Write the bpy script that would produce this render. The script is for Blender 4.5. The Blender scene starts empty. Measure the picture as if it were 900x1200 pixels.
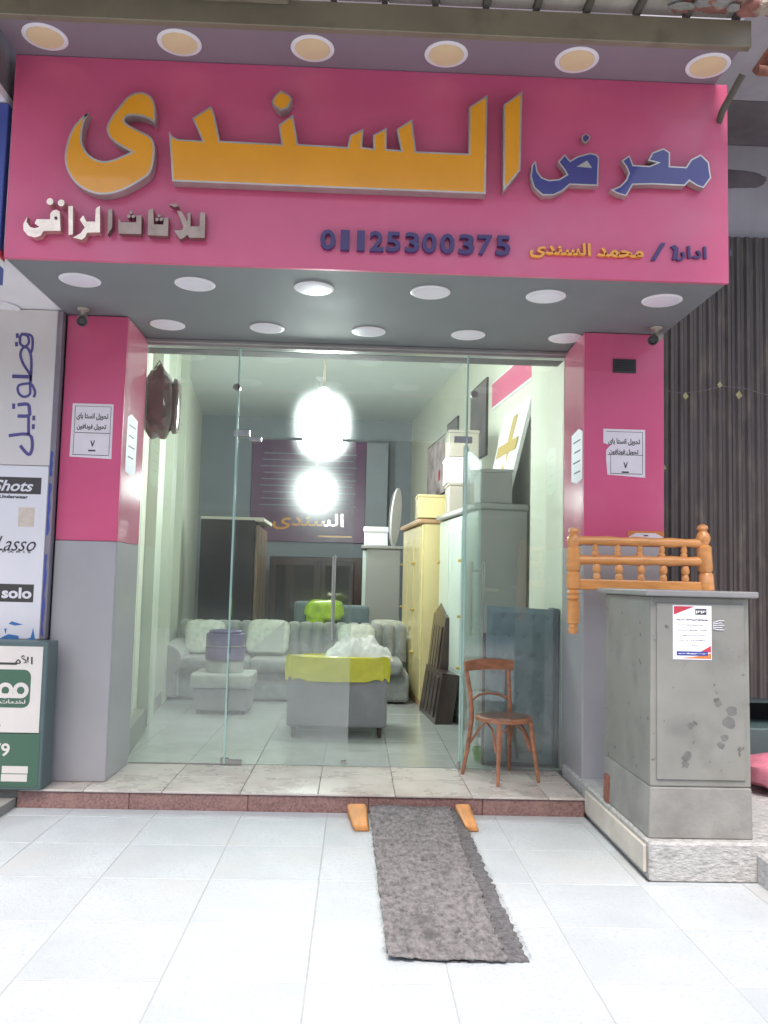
import bpy, bmesh, math, random
from mathutils import Vector, Matrix
random.seed(7)
sc = bpy.context.scene
PI = math.pi
R_ = math.radians

# ------------------------------------------------------------------ camera
CAMR = ((0.99918, -0.03234, 0.02478), (0.02698, 0.0796, -0.99646), (0.03025, 0.99630, 0.08041))
def _norm(v):
    return Vector(v).normalized()
cr = _norm(CAMR[0]); cf = _norm(CAMR[2]); cd = cf.cross(cr).normalized(); cr = cd.cross(cf).normalized()
if cd.z > 0: cd = -cd
EYE = Vector((0, 0, 1.5))
cam = bpy.data.cameras.new('camera'); cam.sensor_fit = 'VERTICAL'; cam.sensor_height = 36; cam.sensor_width = 27
cam.lens = 30.0; cam.clip_start = .05; cam.clip_end = 500
camo = bpy.data.objects.new('camera', cam); sc.collection.objects.link(camo)
m3 = Matrix((cr, -cd, -cf)).transposed()
camo.matrix_world = Matrix.Translation(EYE) @ m3.to_4x4()
sc.camera = camo
def at(px, py, X=None, Y=None, Z=None):
    d = cr*(px-450) + cd*(py-600) + cf*1000
    i, v = (0, X) if X is not None else (1, Y) if Y is not None else (2, Z)
    return EYE + d*((v-EYE[i])/d[i])

# ------------------------------------------------------------------ light
w = bpy.data.worlds.new('World'); sc.world = w; w.use_nodes = True
nt = w.node_tree; bg = nt.nodes['Background']
sky = nt.nodes.new('ShaderNodeTexSky'); sky.sky_type = 'NISHITA'; sky.sun_disc = False
sky.sun_elevation = R_(62); sky.sun_rotation = R_(190); sky.dust_density = 4; sky.air_density = 1.0; sky.ozone_density = .6
nt.links.new(sky.outputs[0], bg.inputs[0]); bg.inputs[1].default_value = .15
sl = bpy.data.lights.new('sun', 'SUN'); sl.energy = 1.2; sl.angle = R_(24); sl.color = (1, .96, .9)
so = bpy.data.objects.new('sun', sl); sc.collection.objects.link(so)
so.rotation_euler = (R_(28), 0, R_(-10))
sc.view_settings.view_transform = 'Standard'; sc.view_settings.look = 'None'
sc.view_settings.exposure = 1.13; sc.view_settings.gamma = 1
try:
    sc.cycles.max_bounces = 10; sc.cycles.transparent_max_bounces = 16; sc.cycles.diffuse_bounces = 5
    sc.cycles.sample_clamp_indirect = 6
except Exception: pass

# ------------------------------------------------------------------ materials
def new_mat(name):
    m = bpy.data.materials.new(name); m.use_nodes = True
    return m, m.node_tree, m.node_tree.nodes['Principled BSDF']
def mat(name, col, rough=.5, metal=0, var=.1, scale=5, bump=0, bscale=80, coat=0, rand=0, stain=None, stretch=None, emis=None, spec=.5, sheen=0):
    m, t, p = new_mat(name)
    tc = t.nodes.new('ShaderNodeTexCoord'); src = tc.outputs['Object']
    if rand:
        oi = t.nodes.new('ShaderNodeObjectInfo'); ad = t.nodes.new('ShaderNodeVectorMath'); ad.operation = 'MULTIPLY_ADD'
        ad.inputs[1].default_value = (1, 1, 1); t.links.new(src, ad.inputs[0]); 
        cx = t.nodes.new('ShaderNodeCombineXYZ'); mu = t.nodes.new('ShaderNodeMath'); mu.operation = 'MULTIPLY'; mu.inputs[1].default_value = 37
        t.links.new(oi.outputs['Random'], mu.inputs[0]); t.links.new(mu.outputs[0], cx.inputs[0]); t.links.new(mu.outputs[0], cx.inputs[1])
        t.links.new(cx.outputs[0], ad.inputs[2]); src = ad.outputs[0]
    if stretch:
        mp = t.nodes.new('ShaderNodeMapping'); mp.inputs['Scale'].default_value = stretch; t.links.new(src, mp.inputs[0]); src = mp.outputs[0]
    n = t.nodes.new('ShaderNodeTexNoise'); n.inputs['Scale'].default_value = scale; n.inputs['Detail'].default_value = 6; n.inputs['Roughness'].default_value = .6
    t.links.new(src, n.inputs['Vector'])
    rp = t.nodes.new('ShaderNodeValToRGB'); rp.color_ramp.elements[0].position = .3; rp.color_ramp.elements[1].position = .7
    c0 = [max(0, c*(1-var)) for c in col]; c1 = [min(1, c*(1+var)) for c in col]
    rp.color_ramp.elements[0].color = (*c0, 1); rp.color_ramp.elements[1].color = (*c1, 1)
    t.links.new(n.outputs[0], rp.inputs[0]); colout = rp.outputs[0]
    if rand:
        hv = t.nodes.new('ShaderNodeHueSaturation'); ma = t.nodes.new('ShaderNodeMapRange'); ma.inputs['To Min'].default_value = 1-rand; ma.inputs['To Max'].default_value = 1+rand
        t.links.new(oi.outputs['Random'], ma.inputs[0]); t.links.new(ma.outputs[0], hv.inputs['Value']); t.links.new(colout, hv.inputs['Color']); colout = hv.outputs[0]
    if stain:
        for (scol, ssc, lo, hi) in stain:
            n2 = t.nodes.new('ShaderNodeTexNoise'); n2.inputs['Scale'].default_value = ssc; n2.inputs['Detail'].default_value = 5
            t.links.new(src, n2.inputs['Vector'])
            r2 = t.nodes.new('ShaderNodeMapRange'); r2.inputs['From Min'].default_value = lo; r2.inputs['From Max'].default_value = hi
            t.links.new(n2.outputs[0], r2.inputs[0]); mx = t.nodes.new('ShaderNodeMix'); mx.data_type = 'RGBA'
            t.links.new(r2.outputs[0], mx.inputs[0]); t.links.new(colout, mx.inputs[6]); mx.inputs[7].default_value = (*scol, 1); colout = mx.outputs[2]
    t.links.new(colout, p.inputs['Base Color'])
    rr = t.nodes.new('ShaderNodeMapRange'); rr.inputs['To Min'].default_value = max(.02, rough*.8); rr.inputs['To Max'].default_value = min(1, rough*1.2)
    t.links.new(n.outputs[0], rr.inputs[0]); t.links.new(rr.outputs[0], p.inputs['Roughness'])
    p.inputs['Metallic'].default_value = metal; p.inputs['Coat Weight'].default_value = coat; p.inputs['Specular IOR Level'].default_value = spec
    if sheen: p.inputs['Sheen Weight'].default_value = sheen
    if bump:
        nb = t.nodes.new('ShaderNodeTexNoise'); nb.inputs['Scale'].default_value = bscale; nb.inputs['Detail'].default_value = 4
        t.links.new(src, nb.inputs['Vector']); b = t.nodes.new('ShaderNodeBump'); b.inputs['Strength'].default_value = bump; b.inputs['Distance'].default_value = .01
        t.links.new(nb.outputs[0], b.inputs['Height']); t.links.new(b.outputs[0], p.inputs['Normal'])
    if emis:
        p.inputs['Emission Color'].default_value = (*emis[0], 1); p.inputs['Emission Strength'].default_value = emis[1]
    return m
def wood(name, col, rough=.35, axis=(1, 1, 12), coat=.3, var=.3):
    return mat(name, col, rough=rough, var=var, scale=3, stretch=axis, bump=.08, bscale=30, coat=coat)
def glass_mat(name, tint=(.95, .985, .968), base=.065):
    m, t, p = new_mat(name); t.nodes.remove(p); out = t.nodes['Material Output']
    tr = t.nodes.new('ShaderNodeBsdfTransparent'); tr.inputs[0].default_value = (*tint, 1)
    gl = t.nodes.new('ShaderNodeBsdfGlossy'); gl.inputs['Roughness'].default_value = .02; gl.inputs[0].default_value = (1, 1, 1, 1)
    lw = t.nodes.new('ShaderNodeLayerWeight'); lw.inputs[0].default_value = .5
    pw = t.nodes.new('ShaderNodeMath'); pw.operation = 'POWER'; pw.inputs[1].default_value = 5; t.links.new(lw.outputs['Facing'], pw.inputs[0])
    ma = t.nodes.new('ShaderNodeMath'); ma.operation = 'MULTIPLY_ADD'; ma.inputs[1].default_value = .9; ma.inputs[2].default_value = base; t.links.new(pw.outputs[0], ma.inputs[0])
    mx = t.nodes.new('ShaderNodeMixShader'); t.links.new(ma.outputs[0], mx.inputs[0]); t.links.new(tr.outputs[0], mx.inputs[1]); t.links.new(gl.outputs[0], mx.inputs[2])
    # film of dust, thin and uneven, plus painted pavement reflection low down
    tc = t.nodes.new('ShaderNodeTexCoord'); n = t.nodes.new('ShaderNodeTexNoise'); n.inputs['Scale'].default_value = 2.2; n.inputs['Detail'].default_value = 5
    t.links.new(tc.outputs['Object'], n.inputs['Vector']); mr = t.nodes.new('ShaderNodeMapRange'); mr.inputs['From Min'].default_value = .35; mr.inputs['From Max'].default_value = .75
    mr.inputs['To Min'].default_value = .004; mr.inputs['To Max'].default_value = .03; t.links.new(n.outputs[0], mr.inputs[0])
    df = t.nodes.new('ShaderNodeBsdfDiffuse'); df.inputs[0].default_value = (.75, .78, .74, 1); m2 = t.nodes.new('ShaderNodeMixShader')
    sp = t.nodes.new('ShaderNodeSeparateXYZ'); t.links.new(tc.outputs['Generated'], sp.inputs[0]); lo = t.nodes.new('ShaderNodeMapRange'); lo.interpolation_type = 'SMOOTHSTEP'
    lo.inputs['From Min'].default_value = .42; lo.inputs['From Max'].default_value = .05; lo.inputs['To Min'].default_value = 1.0; lo.inputs['To Max'].default_value = 5.0; t.links.new(sp.outputs[2], lo.inputs[0])  # paler towards the pane foot: milky pavement reflection painted into the film
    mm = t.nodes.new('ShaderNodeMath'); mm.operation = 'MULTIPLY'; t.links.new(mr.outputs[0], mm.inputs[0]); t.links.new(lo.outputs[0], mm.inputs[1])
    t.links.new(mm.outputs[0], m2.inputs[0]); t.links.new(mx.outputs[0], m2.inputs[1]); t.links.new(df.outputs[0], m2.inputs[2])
    rf = t.nodes.new('ShaderNodeBsdfRefraction'); rf.inputs['IOR'].default_value = 1.07; rf.inputs['Roughness'].default_value = .78; rf.inputs[0].default_value = (.95, 1, .98, 1)
    m3_ = t.nodes.new('ShaderNodeMixShader'); m3_.inputs[0].default_value = .07; t.links.new(m2.outputs[0], m3_.inputs[1]); t.links.new(rf.outputs[0], m3_.inputs[2])  # scatter lobe added to the pane, standing in for lens bloom round lamps
    t.links.new(m3_.outputs[0], out.inputs[0]); return m

M = {}
M['pink'] = mat('pink_cladding', (.62, .105, .215), rough=.3, var=.06, scale=1.3, coat=.1, spec=.4, stain=[((.60, .16, .26), 1.7, .5, .85)])
M['pinkw'] = mat('pink_gloss_return', (.60, .15, .24), rough=.18, var=.05, scale=2, coat=.6)
M['greyp'] = mat('grey_cladding', (.38, .37, .38), rough=.3, var=.06, scale=2, coat=.2)
M['soffit'] = mat('soffit_cladding', (.20, .215, .225), rough=.62, var=.07, scale=1.5, spec=.25)
M['canopy'] = mat('canopy_cladding', (.24, .20, .235), rough=.4, var=.06, scale=1.5)
M['band'] = mat('canopy_band_metal', (.21, .185, .13), rough=.5, var=.18, scale=2, stain=[((.12, .1, .07), 4, .55, .75)])
M['yellow'] = mat('yellow_acrylic', (.80, .33, .01), rough=.25, var=.06, scale=3, coat=.4)
M['blue'] = mat('blue_acrylic', (.045, .045, .21), rough=.3, var=.08, scale=3, coat=.4)
M['navy'] = mat('navy_letter', (.06, .04, .15), rough=.4)
M['vnavy'] = mat('violet_navy_print', (.09, .075, .24), rough=.4)
M['silver'] = mat('silver_edge', (.46, .44, .40), rough=.32, metal=.55, var=.15, scale=8)
M['cream_metal'] = mat('brushed_cream_metal', (.66, .56, .46), rough=.26, metal=.75, var=.2, scale=14)
M['dull_metal'] = mat('dull_brushed_metal', (.27, .21, .175), rough=.3, metal=.75, var=.25, scale=14)
M['white'] = mat('white_plastic', (.78, .77, .80), rough=.4, var=.03)
M['lens'] = mat('light_diffuser_lavender', (.74, .72, .80), rough=.3, var=.03)
M['creamlens'] = mat('light_diffuser_cream', (.74, .60, .36), rough=.35, var=.04)
M['paper'] = mat('white_paper', (.74, .68, .71), rough=.7, var=.06, scale=9, bump=.1, bscale=12)
M['paperg'] = mat('white_paper_clean', (.80, .80, .86), rough=.6, var=.03, scale=9)
M['ink'] = mat('black_ink', (.03, .03, .035), rough=.6)
M['black'] = mat('black_plastic', (.03, .03, .032), rough=.4)
M['tile'] = mat('white_pavement_tile', (.46, .495, .515), rough=.5, var=.09, scale=2.2, bump=.3, bscale=150, rand=.035, spec=.3, stain=[((.40, .43, .46), 60, .5, .7), ((.47, .475, .47), 1.3, .5, .8)])
M['grout'] = mat('grout', (.37, .38, .385), rough=.9, var=.1)
M['steptile'] = mat('beige_step_tile', (.56, .52, .475), rough=.28, var=.16, scale=4, rand=.08, stain=[((.36, .28, .25), 2.2, .5, .8)])
M['granite'] = mat('red_granite', (.26, .15, .135), rough=.35, var=.45, scale=60, rand=.08, stain=[((.36, .22, .18), 9, .55, .8)])
M['shoptile'] = mat('shop_floor_tile', (.43, .45, .43), rough=.16, var=.1, scale=3, rand=.05, coat=.2)
M['street'] = mat('street_ground', (.42, .42, .43), rough=.85, var=.15, scale=1.5, bump=.3)
M['wallin'] = mat('cream_shop_paint', (.62, .62, .53), rough=.5, var=.05, scale=1.5)
M['wallstripe'] = mat('sage_shop_paint', (.50, .53, .45), rough=.5, var=.06, scale=1.5)
M['wallgrey'] = mat('grey_blue_paint', (.25, .28, .31), rough=.6, var=.05)
M['ceil'] = mat('white_ceiling', (.60, .64, .625), rough=.6, var=.03)
M['skirt'] = mat('grey_skirting', (.27, .26, .23), rough=.4, var=.1)
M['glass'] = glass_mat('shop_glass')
M['gedge'] = mat('glass_green_edge', (.40, .60, .54), rough=.1, coat=.8, var=.15, scale=3)
M['steel'] = mat('steel_fitting', (.52, .52, .50), rough=.25, metal=.9, var=.1)
M['alu'] = mat('aluminium_track', (.42, .41, .40), rough=.35, metal=.6, var=.1)
M['bulb'] = mat('lit_bulb', (.9, .95, .95), rough=.3, emis=((.92, 1, .97), 46))
M['cabinet'] = mat('grey_painted_metal', (.25, .248, .225), rough=.5, var=.14, scale=2.5, bump=.12, bscale=9,
                   stain=[((.17, .168, .155), 3.5, .55, .75), ((.31, .30, .26), 2.2, .55, .8), ((.12, .11, .10), 16, .66, .70), ((.20, .195, .165), 1.3, .5, .8)])
M['barepatch'] = mat('bare_dark_patch', (.155, .152, .145), rough=.6, var=.2, scale=20)
M['cabtop'] = mat('grey_metal_lid', (.25, .25, .25), rough=.5, var=.12, scale=4)
M['concrete'] = mat('rough_concrete', (.26, .255, .235), rough=.8, var=.2, scale=5, bump=.4, bscale=30)
M['terrazzo'] = mat('white_chipped_terrazzo', (.44, .435, .42), rough=.8, var=.28, scale=26, bump=1, bscale=40, stretch=(1, 1, 2.2), stain=[((.27, .26, .24), 9, .56, .75)])
M['marble'] = mat('beige_marble_slab', (.56, .52, .45), rough=.5, var=.15, scale=6, bump=.2)
M['orange'] = wood('varnished_orange_pine', (.68, .30, .09), rough=.3, axis=(2, 2, 9), coat=.5, var=.14)
M['blockw'] = wood('orange_timber', (.60, .27, .09), rough=.55, axis=(8, 2, 2), coat=0, var=.25)
M['chairw'] = wood('red_brown_bentwood', (.36, .15, .075), rough=.32, axis=(3, 3, 9), coat=.4, var=.35)
M['seatw'] = wood('dark_seat_ply', (.15, .075, .045), rough=.3, axis=(9, 2, 2), coat=.4)
M['mat'] = mat('grey_felt_mat', (.175, .163, .165), rough=1, var=.6, scale=34, bump=1, bscale=150, stretch=(1, .55, 1), stain=[((.25, .235, .23), 60, .52, .68), ((.085, .08, .08), 7, .58, .75)])
M['mat2'] = mat('dark_felt_mat', (.13, .125, .13), rough=1, var=.5, scale=50, bump=1, bscale=150)
M['shutter'] = mat('dark_corrugated_metal', (.078, .064, .06), rough=.5, var=.22, scale=2, stretch=(2, 2, .7), bump=.6, bscale=3, stain=[((.15, .125, .10), 5, .52, .8), ((.05, .045, .045), 2, .55, .75)])
M['plaster'] = mat('stained_white_plaster', (.37, .35, .37), rough=.85, var=.12, scale=3, stretch=(1, 1, .5), bump=.2, bscale=20)
M['dirtyplaster'] = mat('dark_stained_plaster', (.15, .13, .14), rough=.85, var=.3, scale=3, bump=.3, bscale=15)
M['rust'] = mat('rusted_steel', (.23, .09, .06), rough=.75, var=.5, scale=12, bump=.4, bscale=25, stain=[((.42, .30, .24), 10, .58, .66)])
M['brick'] = mat('broken_red_masonry', (.26, .11, .09), rough=.9, var=.4, scale=9, bump=1, bscale=14, stain=[((.42, .36, .29), 6, .55, .65)])
M['awning'] = mat('dirty_corrugated_sheet', (.40, .38, .31), rough=.6, var=.2, scale=3, stretch=(2, .6, 1))
M['awnrib'] = mat('awning_batten', (.10, .09, .07), rough=.7, var=.2)
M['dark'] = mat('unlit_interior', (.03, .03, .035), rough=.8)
M['bluep'] = mat('blue_sign_panel', (.05, .075, .30), rough=.35, var=.08, scale=3)
M['redp'] = mat('red_sign_stripe', (.55, .06, .09), rough=.35)
M['banner'] = mat('white_vinyl_banner', (.62, .585, .56), rough=.4, var=.05, scale=2)
M['bannerlow'] = mat('white_vinyl_poster', (.70, .69, .72), rough=.35, var=.04, scale=2)
M['green'] = mat('green_sign_vinyl', (.06, .135, .088), rough=.35, var=.08, scale=3)
M['signwhite'] = mat('cream_sign_vinyl', (.68, .64, .60), rough=.4, var=.04)
M['boxside'] = mat('dark_teal_sign_box', (.09, .135, .135), rough=.4, var=.12, scale=3)
M['greyside'] = mat('worn_grey_side', (.21, .19, .22), rough=.5, var=.2, scale=3)
M['charcoal'] = mat('charcoal_print', (.055, .052, .05), rough=.45)
M['tan'] = mat('tan_glue_patch', (.58, .50, .42), rough=.7, var=.12, scale=20)
M['bluevinyl'] = mat('blue_torn_vinyl', (.05, .17, .42), rough=.4, var=.1)
M['sofa'] = mat('silver_grey_velvet', (.225, .235, .22), rough=.7, var=.28, scale=11, sheen=.5, bump=.1)
M['sofad'] = mat('plain_grey_fabric', (.27, .26, .26), rough=.85, var=.12, scale=6, bump=.15, bscale=200)  # plain grey upholstery colour
M['cushion'] = mat('pale_satin_cushion', (.48, .50, .43), rough=.5, var=.25, scale=14, sheen=.3)
M['cushiond'] = mat('grey_satin_cushion', (.36, .37, .34), rough=.5, var=.1, scale=9)
M['cloth'] = mat('white_cloth', (.50, .50, .46), rough=.8, var=.08, scale=10, bump=.3, bscale=14)
M['yplastic'] = mat('yellow_plastic_wrap', (.60, .56, .03), rough=.22, var=.12, scale=6, bump=.5, bscale=18, coat=.3)
M['lime'] = mat('lime_plastic_wrap', (.42, .62, .03), rough=.2, var=.3, scale=9, bump=.9, bscale=16, coat=.5)
M['purple'] = mat('plum_satin', (.13, .10, .19), rough=.35, var=.15, scale=6)
M['plumband'] = mat('back_banner_plum', (.15, .065, .135), rough=.35, var=.25, scale=1.5)
M['darkw'] = mat('dark_brown_board', (.026, .022, .021), rough=.6, spec=.2, var=.12, scale=3)
M['midw'] = wood('mid_brown_wood', (.15, .095, .06), axis=(8, 8, 1))
M['brownhead'] = wood('dark_walnut', (.055, .032, .027), rough=.3, axis=(6, 6, 1), coat=.4)
M['yw'] = mat('cream_yellow_lacquer', (.70, .60, .30), rough=.3, var=.06, scale=2, coat=.2)
M['ywtop'] = mat('pale_wood_cornice', (.50, .31, .17), rough=.4, var=.1)
M['greyw'] = mat('taupe_grey_lacquer', (.35, .345, .335), rough=.4, var=.05, scale=2)
M['mintw'] = mat('pale_mint_lacquer', (.58, .68, .62), rough=.3, var=.05, scale=2, coat=.2)
M['gold'] = mat('gold_tape', (.48, .33, .08), rough=.35, var=.08)
M['teal'] = mat('slate_teal_fabric', (.135, .185, .205), rough=.8, var=.14, scale=5, bump=.3, bscale=60, sheen=.4)
M['tealside'] = mat('dark_slate_edge', (.045, .055, .07), rough=.7, var=.12)
M['cream'] = mat('cream_cardboard', (.46, .43, .36), rough=.6, var=.05)
M['mirror'] = mat('dark_mirror_glass', (.20, .17, .15), rough=.06, metal=.8, var=.08)
M['bag'] = mat('pink_plastic_bag', (.62, .20, .28), rough=.25, var=.25, scale=7, bump=.6, bscale=10, coat=.4)
M['brownwrap'] = mat('brown_wrapped_vinyl', (.14, .08, .065), rough=.2, var=.35, scale=6, bump=.8, bscale=9, coat=.9)
M['yellowtag'] = mat('yellow_tape', (.30, .27, .13), rough=.5)
M['gpot'] = mat('green_plastic', (.10, .32, .05), rough=.35)
M['cctv'] = mat('beige_camera_shell', (.42, .37, .30), rough=.4)
M['pic'] = mat('painting_canvas', (.38, .33, .33), rough=.6, var=.45, scale=4)
M['picdark'] = mat('dark_picture', (.14, .115, .125), rough=.3, var=.4, scale=3)
M['orangeprint'] = mat('orange_print', (.65, .22, .06), rough=.5)

# ------------------------------------------------------------------ mesh tools
class MB:
    def __init__(s): s.bm = bmesh.new()
    def box(s, x0, x1, y0, y1, z0, z1, bev=0, seg=1, mi=0, rot=None):
        r = bmesh.ops.create_cube(s.bm, size=1); vs = r['verts']
        c = Vector(((x0+x1)/2, (y0+y1)/2, (z0+z1)/2)); d = Vector((abs(x1-x0), abs(y1-y0), abs(z1-z0)))
        for v in vs: v.co = Vector((v.co.x*d.x, v.co.y*d.y, v.co.z*d.z))
        fs = set(f for v in vs for f in v.link_faces)
        for f in fs: f.material_index = mi
        if bev:
            es = list(set(e for v in vs for e in v.link_edges))
            rr = bmesh.ops.bevel(s.bm, geom=es, offset=min(bev, min(d)*.45), segments=seg, affect='EDGES', profile=.5)
            vs = list(set(v for f in rr['faces'] for v in f.verts) | set(v for v in vs if v.is_valid))
            for f in rr['faces']: f.material_index = mi
        q = rot if rot is not None else Matrix.Identity(3)
        for v in vs: v.co = q @ v.co + c
        return s
    def tube(s, pts, rad, n=10, caps=True):
        pts = [Vector(p) for p in pts]; rings = []
        rs = rad if isinstance(rad, (list, tuple)) else [rad]*len(pts)
        prev = None
        for i, p in enumerate(pts):
            t = (pts[min(i+1, len(pts)-1)] - pts[max(i-1, 0)]).normalized()
            if prev is None:
                a = Vector((0, 0, 1)) if abs(t.z) < .9 else Vector((1, 0, 0)); u = t.cross(a).normalized()
            else: u = (prev - t*prev.dot(t)).normalized()
            prev = u; v = t.cross(u)
            rings.append([s.bm.verts.new(p + (u*math.cos(2*PI*k/n) + v*math.sin(2*PI*k/n))*rs[i]) for k in range(n)])
        for a, b in zip(rings, rings[1:]):
            for k in range(n): s.bm.faces.new((a[k], a[(k+1) % n], b[(k+1) % n], b[k]))
        if caps:
            s.bm.faces.new(list(reversed(rings[0]))); s.bm.faces.new(rings[-1])
        return s
    def lathe(s, base, prof, axis=(0, 0, 1), n=20):      # prof: (distance along axis, radius)
        ax = Vector(axis).normalized(); return s.tube_prof(Vector(base), ax, prof, n)
    def tube_prof(s, base, ax, prof, n):
        a = Vector((0, 0, 1)) if abs(ax.z) < .9 else Vector((1, 0, 0)); u = ax.cross(a).normalized(); v = ax.cross(u); rings = []
        for d, r in prof: rings.append([s.bm.verts.new(base + ax*d + (u*math.cos(2*PI*k/n)+v*math.sin(2*PI*k/n))*max(r, .0004)) for k in range(n)])
        for A, B in zip(rings, rings[1:]):
            for k in range(n): s.bm.faces.new((A[k], A[(k+1) % n], B[(k+1) % n], B[k]))
        s.bm.faces.new(list(reversed(rings[0]))); s.bm.faces.new(rings[-1]); return s
    def poly(s, pts, vec, mi=0, inset=0, inmi=None):     # closed outline (3-D points, coplanar) extruded along vec (from back to front)
        vec = Vector(vec); vs = [s.bm.verts.new(Vector(p)) for p in pts]
        try: f = s.bm.faces.new(vs)
        except ValueError: return s
        f.material_index = mi; f.normal_update()
        if f.normal.dot(vec) < 0: f.normal_flip()
        r = bmesh.ops.extrude_face_region(s.bm, geom=[f]); nv = [g for g in r['geom'] if isinstance(g, bmesh.types.BMVert)]
        nf = [g for g in r['geom'] if isinstance(g, bmesh.types.BMFace)]
        for v in nv: v.co += vec
        for v in nv:
            for g in v.link_faces: g.material_index = mi
        if inset and nf:
            bmesh.ops.inset_region(s.bm, faces=nf, thickness=inset, depth=0, use_even_offset=True)
            for g in nf: g.material_index = inmi
        bmesh.ops.triangulate(s.bm, faces=[g for g in s.bm.faces if len(g.verts) > 4])
        return s
    def grid(s, fn, nu, nv, close_u=False):
        g = [[s.bm.verts.new(Vector(fn(i/nu, j/nv))) for j in range(nv+1)] for i in range(nu+(0 if close_u else 1))]
        n = len(g)
        for i in range(nu):
            for j in range(nv): s.bm.faces.new((g[i][j], g[(i+1) % n][j], g[(i+1) % n][j+1], g[i][j+1]))
        return s
    def blob(s, c, r, e=.5, n=20, jit=0, pinch=0):        # rounded cushion / bag shape
        c = Vector(c)
        def sg(v, p): return math.copysign(abs(v)**p, v)
        def fn(u, v):
            th = u*2*PI; ph = (v-.5)*PI
            x = sg(math.cos(ph), e)*sg(math.cos(th), e); y = sg(math.cos(ph), e)*sg(math.sin(th), e); z = sg(math.sin(ph), e)
            k = 1 + pinch*(x*x*z*z)
            j = 1 + jit*(math.sin(7*x+3*z+c.x*9)+math.sin(5*y+9*z)+math.sin(11*z*x+4*y))/3
            return c + Vector((x*r[0]*k*j, y*r[1]*j, z*r[2]*k*j))
        s.grid(fn, n, n//2, close_u=True); return s
    def build(s, name, m, parent=None, smooth=False, world=True, recalc=True, props=None):
        if recalc: bmesh.ops.recalc_face_normals(s.bm, faces=s.bm.faces[:])
        me = bpy.data.meshes.new(name); s.bm.to_mesh(me); s.bm.free()
        for q in (m if isinstance(m, (list, tuple)) else [m]): me.materials.append(M[q] if isinstance(q, str) else q)
        if smooth:
            for p in me.polygons: p.use_smooth = True
            try: me.set_sharp_from_angle(angle=R_(40))
            except Exception: pass
        o = bpy.data.objects.new(name, me); sc.collection.objects.link(o)
        if parent is not None:
            o.parent = parent
            if world:
                root = parent
                while root.parent is not None: root = root.parent
                me.transform((Matrix.Translation(root.location) @ root.rotation_euler.to_matrix().to_4x4()).inverted())
        for k, v in (props or {}).items(): o[k] = v
        return o
def thing(name, label, cat, loc=(0, 0, 0), rz=0, group=None):
    o = bpy.data.objects.new(name, None); sc.collection.objects.link(o); o.location = loc; o.rotation_euler = (0, 0, rz)
    o.empty_display_size = .1; o['label'] = label; o['category'] = cat
    if group: o['group'] = group
    return o
def tag(o, label, cat, group=None):
    o['label'] = label; o['category'] = cat
    if group: o['group'] = group
    return o
def copy_tree(o, parent=None):
    c = o.copy(); sc.collection.objects.link(c)
    if parent is not None: c.parent = parent
    for ch in [x for x in o.children]: copy_tree(ch, c)
    return c
def structure(name):
    o = bpy.data.objects.new(name, None); sc.collection.objects.link(o); o['kind'] = 'structure'; return o
def smooth_loop(pts, corners=(), k=4):
    out = []; n = len(pts)
    for i in range(n):
        p0, p1, p2, p3 = pts[i-1], pts[i], pts[(i+1) % n], pts[(i+2) % n]
        if i in corners: p0 = p1
        if (i+1) % n in corners: p3 = p2
        for j in range(k):
            t = j/k
            out.append(tuple(.5*((2*p1[a]) + (-p0[a]+p2[a])*t + (2*p0[a]-5*p1[a]+4*p2[a]-p3[a])*t*t + (-p0[a]+3*p1[a]-3*p2[a]+p3[a])*t**3) for a in (0, 1)))
    return out

# lettering ---------------------------------------------------------
FORMS = {'ا': (0xFE8D, 2), 'أ': (0xFE83, 2), 'ب': (0xFE8F, 4), 'ة': (0xFE93, 2), 'ت': (0xFE95, 4), 'ث': (0xFE99, 4), 'ج': (0xFE9D, 4), 'ح': (0xFEA1, 4), 'خ': (0xFEA5, 4), 'د': (0xFEA9, 2), 'ر': (0xFEAD, 2), 'س': (0xFEB1, 4), 'ص': (0xFEB9, 4), 'ض': (0xFEBD, 4), 'ط': (0xFEC1, 4), 'ع': (0xFEC9, 4), 'ف': (0xFED1, 4), 'ق': (0xFED5, 4), 'ل': (0xFEDD, 4), 'م': (0xFEE1, 4), 'ن': (0xFEE5, 4), 'ه': (0xFEE9, 4), 'و': (0xFEED, 2), 'ى': (0xFEEF, 2), 'ي': (0xFEF1, 4)}
def shape_text(s):
    if not any(c in FORMS for c in s): return s
    out = []
    for wd in s.split(' '):
        r = []; i = 0
        if not any(c in FORMS for c in wd): out.append(wd); continue
        while i < len(wd):
            c = wd[i]; pj = i > 0 and wd[i-1] in FORMS and FORMS[wd[i-1]][1] == 4
            if c == 'ل' and i+1 < len(wd) and wd[i+1] in 'اأ':
                r.append(chr({'ا': 0xFEFB, 'أ': 0xFEF7}[wd[i+1]] + (1 if pj else 0))); i += 2; continue
            if c not in FORMS: r.append(c); i += 1; continue
            b, n = FORMS[c]; nj = n == 4 and i+1 < len(wd) and wd[i+1] in FORMS
            r.append(chr(b + (3 if pj and nj else 2 if nj else 1 if pj else 0))); i += 1
        out.append(''.join(reversed(r)))
    return ' '.join(reversed(out))
_glyph = {}
def _mesh_of(body, bold, ext):
    cu = bpy.data.curves.new('lettering', 'FONT'); cu.body = body; cu.offset = bold; cu.extrude = ext; cu.resolution_u = 3
    o = bpy.data.objects.new('lettering', cu); sc.collection.objects.link(o)
    me = bpy.data.meshes.new_from_object(o); bpy.data.objects.remove(o); bpy.data.curves.remove(cu); return me
def _right(body):
    me = _mesh_of(body, 0, 0); r = max((v.co.x for v in me.vertices), default=0); bpy.data.meshes.remove(me); return r
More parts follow.
